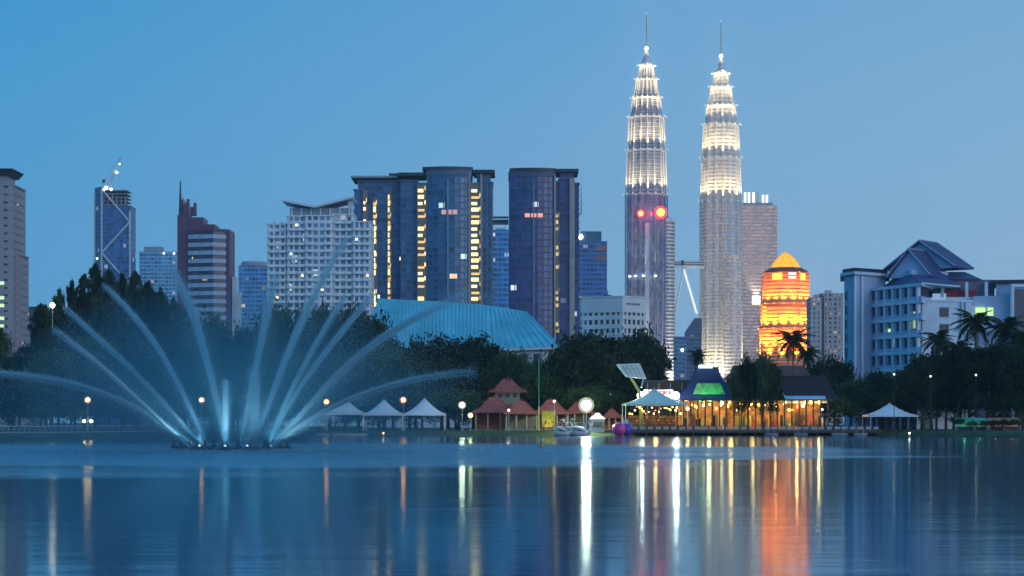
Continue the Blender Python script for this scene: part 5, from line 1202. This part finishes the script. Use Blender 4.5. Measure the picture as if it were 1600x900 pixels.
# stalls, docked boats and buoys at the right
def stall(px, D, w, col, lit, label):
    root = at('market_stall', label, 'market stall', px, D, GZ, 'lit stalls under the palms'); hw = w*D/F/2; am = M('stall_awning_%d' % px, col, .7)
    MB().add([(-hw, -.6, 2.1), (hw, -.6, 2.1), (hw, 1.6, 2.8), (-hw, 1.6, 2.8), (-hw, -.6, 1.85), (hw, -.6, 1.85), (hw, 1.6, 2.7), (-hw, 1.6, 2.7)], [(0,1,2,3),(7,6,5,4),(0,4,5,1),(1,5,6,2),(2,6,7,3),(3,7,4,0)]).build('awning', am, root)
    MB().box(-hw*.95, hw*.95, .1, .8, -.05, .9).build('counter', wood, root); MB().box(-hw*.95, hw*.95, 1.5, 1.6, -.05, 2.65).build('back_panel', M('stall_back_%d' % px, [min(c*1.3, .9) for c in lit], .7), root)
    for x in (-hw*.93, hw*.93): MB().box(x-.05, x+.05, -.5, -.4, -.05, 2.1).build('post', pole_m, root)
    MB().box(-hw*.6, hw*.6, .5, .58, 1.95, 2.03).build('light_tube', EM('stall_tube_%d' % px, lit, 2), root); lamp('POINT', root, (0, .5, 1.75), 14, lit, .2)
for px, D, w, col, lit, lb in ((1508, 436, 26, (.1,.4,.25), (.3, 1, .6), 'leftmost green lit stall under the palms'), (1532, 434, 20, (.12,.45,.3), (.35, 1, .55), 'second green lit stall under the palms, right of the first'),
        (1556, 431, 24, (.5,.2,.12), (1, .42, .22), 'first red lit stall from the left under the palms'), (1582, 428, 24, (.5,.18,.14), (1, .38, .25), 'red lit stall nearest the right edge under the palms')): stall(px, D, w, col, lit, lb)
def dock_boat(px, D, ln, label, col, roof=True):
    root = thing('pedal_boat', label, 'boat', (WX(px, D), D, 0), random.Random(px).uniform(-.3, .3), 'boats moored by the boardwalk'); m = M('boat_hull_%d' % px, col, .4); h = ln/2
    vs = []; fs = []; secs = [(-h, .35, .25), (-h*.7, .62, .02), (h*.4, .65, 0), (h*.8, .45, .1), (h, .1, .35)]
    for x, w, k in secs:
        for a in range(7): th = pi*a/6; vs.append((x, -w*cos(th), .6-(.7-k)*sin(th)))
    for i in range(4):
        for a in range(6): fs.append((i*7+a, i*7+a+1, i*7+a+8, i*7+a+7))
    fs += [tuple(range(7)), tuple(range(34, 27, -1))]
    MB().add(vs, fs).build('hull', m, root, True); MB().box(-h*.6, h*.5, -.5, .5, .2, .3).build('floor', white_p, root); MB().box(-h*.3, -h*.1, -.5, .5, .3, .75).build('seat', dark_m, root)
    if roof:
        MB().box(-h*.6, h*.45, -.62, .62, 1.75, 1.83).build('sunroof', white_p, root)
        for x, y in ((-h*.55, -.55), (-h*.55, .55), (h*.4, -.55), (h*.4, .55)): MB().tube([(x, y, .45), (x, y, 1.75)], .03, 5).build('roof_post', pole_m, root)
for px, D, ln, c, lb in ((1206, 440, 3, (.3,.4,.55), 'leftmost roofed boat moored at the boardwalk'), (1252, 439, 3, (.25,.3,.4), 'roofed boat moored below the pale blue awning'), (1312, 440, 3.6, (.3,.42,.6), 'roofed boat moored left of the lone peaked tent'), (1345, 438, 3, (.5,.52,.58), 'roofed boat moored just below the lone peaked tent')): dock_boat(px, D, ln, lb, c)
dock_boat(548, 428, 7.5, 'long pale open boat in front of the leftmost tent', (.6, .55, .42), False); dock_boat(505, 430, 3.2, 'small pale open boat left of the long pale boat', (.55, .56, .58), False)
def buoy(px, py, label, lit):
    D = CZ*F/(py-HZ); root = thing('lake_buoy', label, 'buoy', (WX(px, D), D, -.1), 0, 'buoys on the lake')
    MB().lathe([(.1, 0), (.32, .1), (.34, .3), (.2, .45), (.07, .6), (.06, .85)], 12).build('float', M('buoy_%d' % px, (.5,.3,.1), .5), root, True); MB().sphere((0, 0, 1.0), .17, 10, 8).build('lamp', EM('buoy_lamp_%d' % px, lit, 9) if lit else white_p, root, True)
buoy(599, 684, 'buoy with an orange lamp in front of the middle tent', (1, .45, .15)); buoy(847, 700, 'white round buoy between the green pole and the floodlight streak', None); buoy(1421, 684, 'buoy with a small white lamp near the lone tent', (1, 1, .9))
buoy(193, 679, 'white buoy by the left bank', None)
def railing():
    for (a, b, lb) in ((-60, 300, 'pale lakeside railing along the left bank'),):
        root = at('lakeside_railing', lb, 'railing', 120, 400, GZ); n = 44; P = []
        for i in range(n+1):
            px = a+(b-a)*i/n; d = shoreD(px)+15; P.append(Vector((WX(px, d)-WX(120, 400), d-400, 0)))
        pm = MB().box(-.05, .05, -.05, .05, -.1, 1.15).mesh('railing_post', pole_m)
        for p in P: put('railing_post', pm, root, p)
        for z in (1.15, .65): MB().tube([p+Vector((0, 0, z)) for p in P], .05, 5).build('rail', white_p if z > 1 else pole_m, root)
        MB().tube([p+Vector((0, -.3, .02)) for p in P], .16, 4).build('kerb', path_m, root)
railing()
# ------------------------------------------------------------------ fountain
def water_white(name, t=.5):
    m = bpy.data.materials.new(name); m.use_nodes = True; N = m.node_tree.nodes; L = m.node_tree.links
    d = N.new('ShaderNodeBsdfDiffuse'); d.inputs[0].default_value = (.62, .92, 1, 1); tr = N.new('ShaderNodeBsdfTranslucent'); tr.inputs[0].default_value = (.62, .92, 1, 1)
    mx = N.new('ShaderNodeMixShader'); mx.inputs[0].default_value = t; L.new(d.outputs[0], mx.inputs[1]); L.new(tr.outputs[0], mx.inputs[2]); L.new(mx.outputs[0], N['Material Output'].inputs[0])
    return m
spray = water_white('fountain_spray'); FD = 217.0
fount = thing('fountain', 'floating fountain ring throwing a fan of high white jets', 'fountain', (WX(360, FD), FD, 0))
fx = lambda px: (px-360)/F*FD
fz = lambda py: CZ+(HZ-py)/F*FD
def drops(cen, size, axis):
    """water drops: thin four-sided slivers drawn out along the flow"""
    n = len(cen); ax = axis/np.linalg.norm(axis, axis=1)[:, None]
    h = rng.normal(size=(n, 3)); b = np.cross(ax, h); b /= np.linalg.norm(b, axis=1)[:, None]; c = np.cross(ax, b)
    s = size[:, None]
    v = np.stack([cen+ax*s*2.2, cen+b*s*.6, cen+(-.5*b+.87*c)*s*.6, cen+(-.5*b-.87*c)*s*.6, cen-ax*s*2.2], 1).reshape(-1, 3)
    f = np.array([[0,1,2],[0,2,3],[0,3,1],[4,2,1],[4,3,2],[4,1,3]]); fi = (f[None]+np.arange(n)[:, None, None]*5).reshape(-1, 3)
    return v, fi
def mesh_np(name, v, f, mat):
    m = bpy.data.meshes.new(name); m.vertices.add(len(v)); m.vertices.foreach_set('co', v.astype('f').ravel()); k = len(f)
    m.loops.add(3*k); m.loops.foreach_set('vertex_index', f.astype('i').ravel()); m.polygons.add(k); m.polygons.foreach_set('loop_start', np.arange(0, 3*k, 3, dtype='i')); m.update(calc_edges=True); m.materials.append(mat); return m
def jet(pts, y0, y1, n_core, n_veil, s0, s1, veil, size=.027, fade=1.0):
    s0 *= .6; s1 *= .64; n_core = int(n_core*1.7); n_veil = int(n_veil*2.0)
    """pts: three or four way-points of the arc (columns, rows); y0, y1: depth at foot and tip"""
    P = np.array([(fx(a), 0, fz(b)) for a, b in pts]); k = len(P)-1
    P[:, 1] = [y0+(y1-y0)*i/k for i in range(k+1)]
    T = np.linspace(0, 1, k+1); co = [np.polyfit(T, P[:, j], min(k, 2 if k < 3 else 3)) for j in range(3)]
    ev = lambda t: np.stack([np.polyval(c, t) for c in co], 1); dv = lambda t: np.stack([np.polyval(np.polyder(c), t) for c in co], 1)
    t = rng.random(n_core)**1.15*fade; sg = s0+(s1-s0)*t**1.2
    cen = ev(t)+rng.normal(size=(n_core, 3))*sg[:, None]
    t2 = rng.random(n_veil)**.8*fade; fall = rng.exponential(1, n_veil)*veil*(t2**1.5)
    cen2 = ev(t2)+rng.normal(size=(n_veil, 3))*(sg.mean()*.6+s1*t2*2.6)[:, None]; cen2[:, 2] -= fall
    ok = cen2[:, 2] > .05; cen2 = cen2[ok]; t2 = t2[ok]; ax2 = dv(t2); ax2[:, 2] -= 14*t2
    v1, f1 = drops(cen, size*rng.uniform(.6, 1.3, n_core), dv(t)); v2, f2 = drops(cen2, size*.8*rng.uniform(.5, 1.2, len(cen2)), ax2)
    # continuous threads of the solid core
    mb_v = [v1, v2]; mb_f = [f1, f2+len(v1)]; o = len(v1)+len(v2)
    for q in range(120):
        tt = np.linspace(0, (.42+.64*rng.random())*fade, 26).clip(0, 1); dev = rng.normal(size=3)*.75; c = ev(tt)+dev*(s0+(s1-s0)*tt**1.2)[:, None]; r = .03*(1-.52*tt)
        ring = [c+np.stack([r*cos(a), r*sin(a)*0+r*sin(a)*.7, r*sin(a)*.7], 1) for a in (0, 2.1, 4.2)]
        v = np.stack(ring, 1).reshape(-1, 3); f = []
        for i in range(25):
            for a in range(3):
                p, q2 = i*3+a, i*3+(a+1) % 3; f += [(p, q2, q2+3), (p, q2+3, p+3)]
        mb_v.append(v); mb_f.append(np.array(f)+o); o += len(v)
    ob = put('water_jet', mesh_np('water_jet', np.concatenate(mb_v), np.concatenate(mb_f), spray), fount)
    d = ev(np.array([.45]))[0]-P[0]; q = P[0]-d/np.linalg.norm(d)*.2
    if s0 < .1: lamp('SPOT', fount, (q[0], q[1]-.9, .55), 5000, (.5, .8, 1), .25, 24, tuple(d+np.array([0, .9, 0])))      # added spot along each slim jet, only to brighten the water
    return ob
JETS = [  # way-points, depth foot/tip, core drops, veil drops, core width foot/tip, fall of the veil
 ([(306, 700), (230, 645), (130, 604), (-10, 583)], 0, -3, 6500, 6000, .10, .42, 2.6),
 ([(310, 698), (262, 645), (195, 578), (84, 478)], 2, 6, 6500, 9000, .10, .38, 5.0),
 ([(303, 700), (255, 652), (190, 588), (110, 520)], -2, -8, 4200, 5000, .09, .36, 3.0),
 ([(318, 696), (280, 625), (225, 535), (136, 437)], 3, 9, 6000, 7000, .10, .40, 4.0),
 ([(346, 700), (322, 610), (292, 510), (246, 410)], 4, 10, 7500, 7000, .12, .62, 4.0),
 ([(366, 700), (378, 610), (392, 520), (410, 415)], 5, 12, 6500, 5000, .12, .55, 3.0),
 ([(384, 700), (415, 610), (455, 500), (528, 352)], 5, 12, 6500, 5000, .11, .50, 3.0),
 ([(412, 700), (440, 625), (478, 545), (530, 455)], 3, 8, 5200, 3600, .10, .36, 2.6),
 ([(416, 698), (455, 622), (508, 545), (575, 460)], 1, 4, 5200, 4600, .10, .38, 3.0),
 ([(424, 697), (500, 620), (590, 540), (735, 465)], -1, -6, 8000, 8000, .12, .62, 3.6),
 ([(430, 698), (505, 648), (610, 606), (745, 584)], -3, -8, 5200, 6500, .10, .48, 3.0),
]
for j in JETS: jet(*j)
# short plumes
for px, top, n, w in ((352, 595, 4500, .26), (397, 580, 6500, .55)):
    jet([(px, 701), (px, (701+top)/2), (px, top)], 0, .3, n, int(n*.7), w*.55, w, 3.5)
bk = M('float_black', (.02, .022, .026), .5); cap_m = M('nozzle_bronze', (.10, .085, .06), .35, .7)
ring = MB()
for k in range(48):
    a0, a1 = 2*pi*k/48, 2*pi*(k+1)/48
    ring.tube([(6.3*cos(a0), 6.3*sin(a0)*.9+1, .12), (6.3*cos(a1), 6.3*sin(a1)*.9+1, .12)], .2, 6)
ring.build('float_ring', bk, fount)
fl = MB().lathe([(.2, 0), (.42, .08), (.42, .45), (.25, .6)], 10).mesh('float_drum', bk); nz = MB().lathe([(.12, .3), (.14, .6), (.09, .95), (.06, 1.0)], 8).mesh('nozzle', cap_m)
for px, y in ((272, 0), (281, .6), (290, .2), (300, -1), (308, 0), (318, 1), (330, 2), (344, 2), (354, 0), (366, 3), (384, 3), (397, .2), (412, 1), (418, 0), (428, -1), (438, 0), (448, .4)):
    put('float_drum', fl, fount, (fx(px), y, -.1)); put('nozzle', nz, fount, (fx(px), y, .1))
fle = EM('fountain_lamp_lens', (.6, .85, 1), 2, False)
for px, y in ((315, -1.5), (356, -2), (390, -2), (428, -2)):
    o = MB().lathe([(.12, .1), (.2, .3), (.2, .42)], 10).build('fountain_lamp', bk, fount, loc=(fx(px), y, 0)); MB().sphere((0, 0, .44), .14, 8, 6).build('lens', fle, o)
    lamp('SPOT', fount, (fx(px), y, .8), 700, (.5, .8, 1), .3, 110, (0, .15, 1))
# foam ring of broken water where the spray falls
n = 9000; a = rng.random(n)*2*pi; rr = rng.gamma(3, 1.6, n); cen = np.stack([np.cos(a)*(4+rr*1.5), np.sin(a)*rr*1.3+1, rng.exponential(.10, n)+.01], 1)
stuff(put('splash', mesh_np('splash', *drops(cen, .04*rng.uniform(.5, 1.4, n), np.tile([0., 0, 1], (n, 1))+rng.normal(size=(n, 3))*.5), spray), fount))
# drifting mist under the jets
def mist():
    m = bpy.data.materials.new('fountain_mist'); m.use_nodes = True; N = m.node_tree.nodes; L = m.node_tree.links; N.remove(N['Principled BSDF'])
    v = N.new('ShaderNodeVolumePrincipled'); v.inputs['Color'].default_value = (.22, .72, 1, 1); dn = N.new('ShaderNodeMath'); dn.operation = 'MULTIPLY_ADD'; dn.use_clamp = True; dn.inputs[1].default_value = -MIST; dn.inputs[2].default_value = MIST
    tc = N.new('ShaderNodeTexCoord'); dt = N.new('ShaderNodeVectorMath'); dt.operation = 'DOT_PRODUCT'
    L.new(tc.outputs['Object'], dt.inputs[0]); L.new(tc.outputs['Object'], dt.inputs[1]); L.new(dt.outputs['Value'], dn.inputs[0]); L.new(dn.outputs[0], v.inputs['Density']); v.inputs['Anisotropy'].default_value = .2
    L.new(v.outputs[0], N['Material Output'].inputs['Volume'])
    mb = MB(); prof = [(1, 0), (.98, .12), (.9, .34), (.74, .58), (.5, .8), (.25, .95), (.02, 1)]
    o = mb.lathe(prof, 32).build('drifting_mist', m, fount, True, (fx(330), 1, .06)); o.scale = (30, 13, 19); stuff(o)
MIST = .055
mist()
# ------------------------------------------------------------------ evening haze
HAZE = 8e-5
def haze():
    m = bpy.data.materials.new('evening_haze'); m.use_nodes = True; N = m.node_tree.nodes; L = m.node_tree.links; N.remove(N['Principled BSDF'])
    v = N.new('ShaderNodeVolumePrincipled'); v.inputs['Color'].default_value = (.86, .92, 1, 1); v.inputs['Density'].default_value = HAZE
    L.new(v.outputs[0], N['Material Output'].inputs['Volume'])
    o = MB().box(-5600, 5600, -1600, 5500, -4, 560).build('haze', m); o['kind'] = 'stuff'; o['label'] = 'thin blue evening haze over lake and city'; o['category'] = 'haze'
haze()
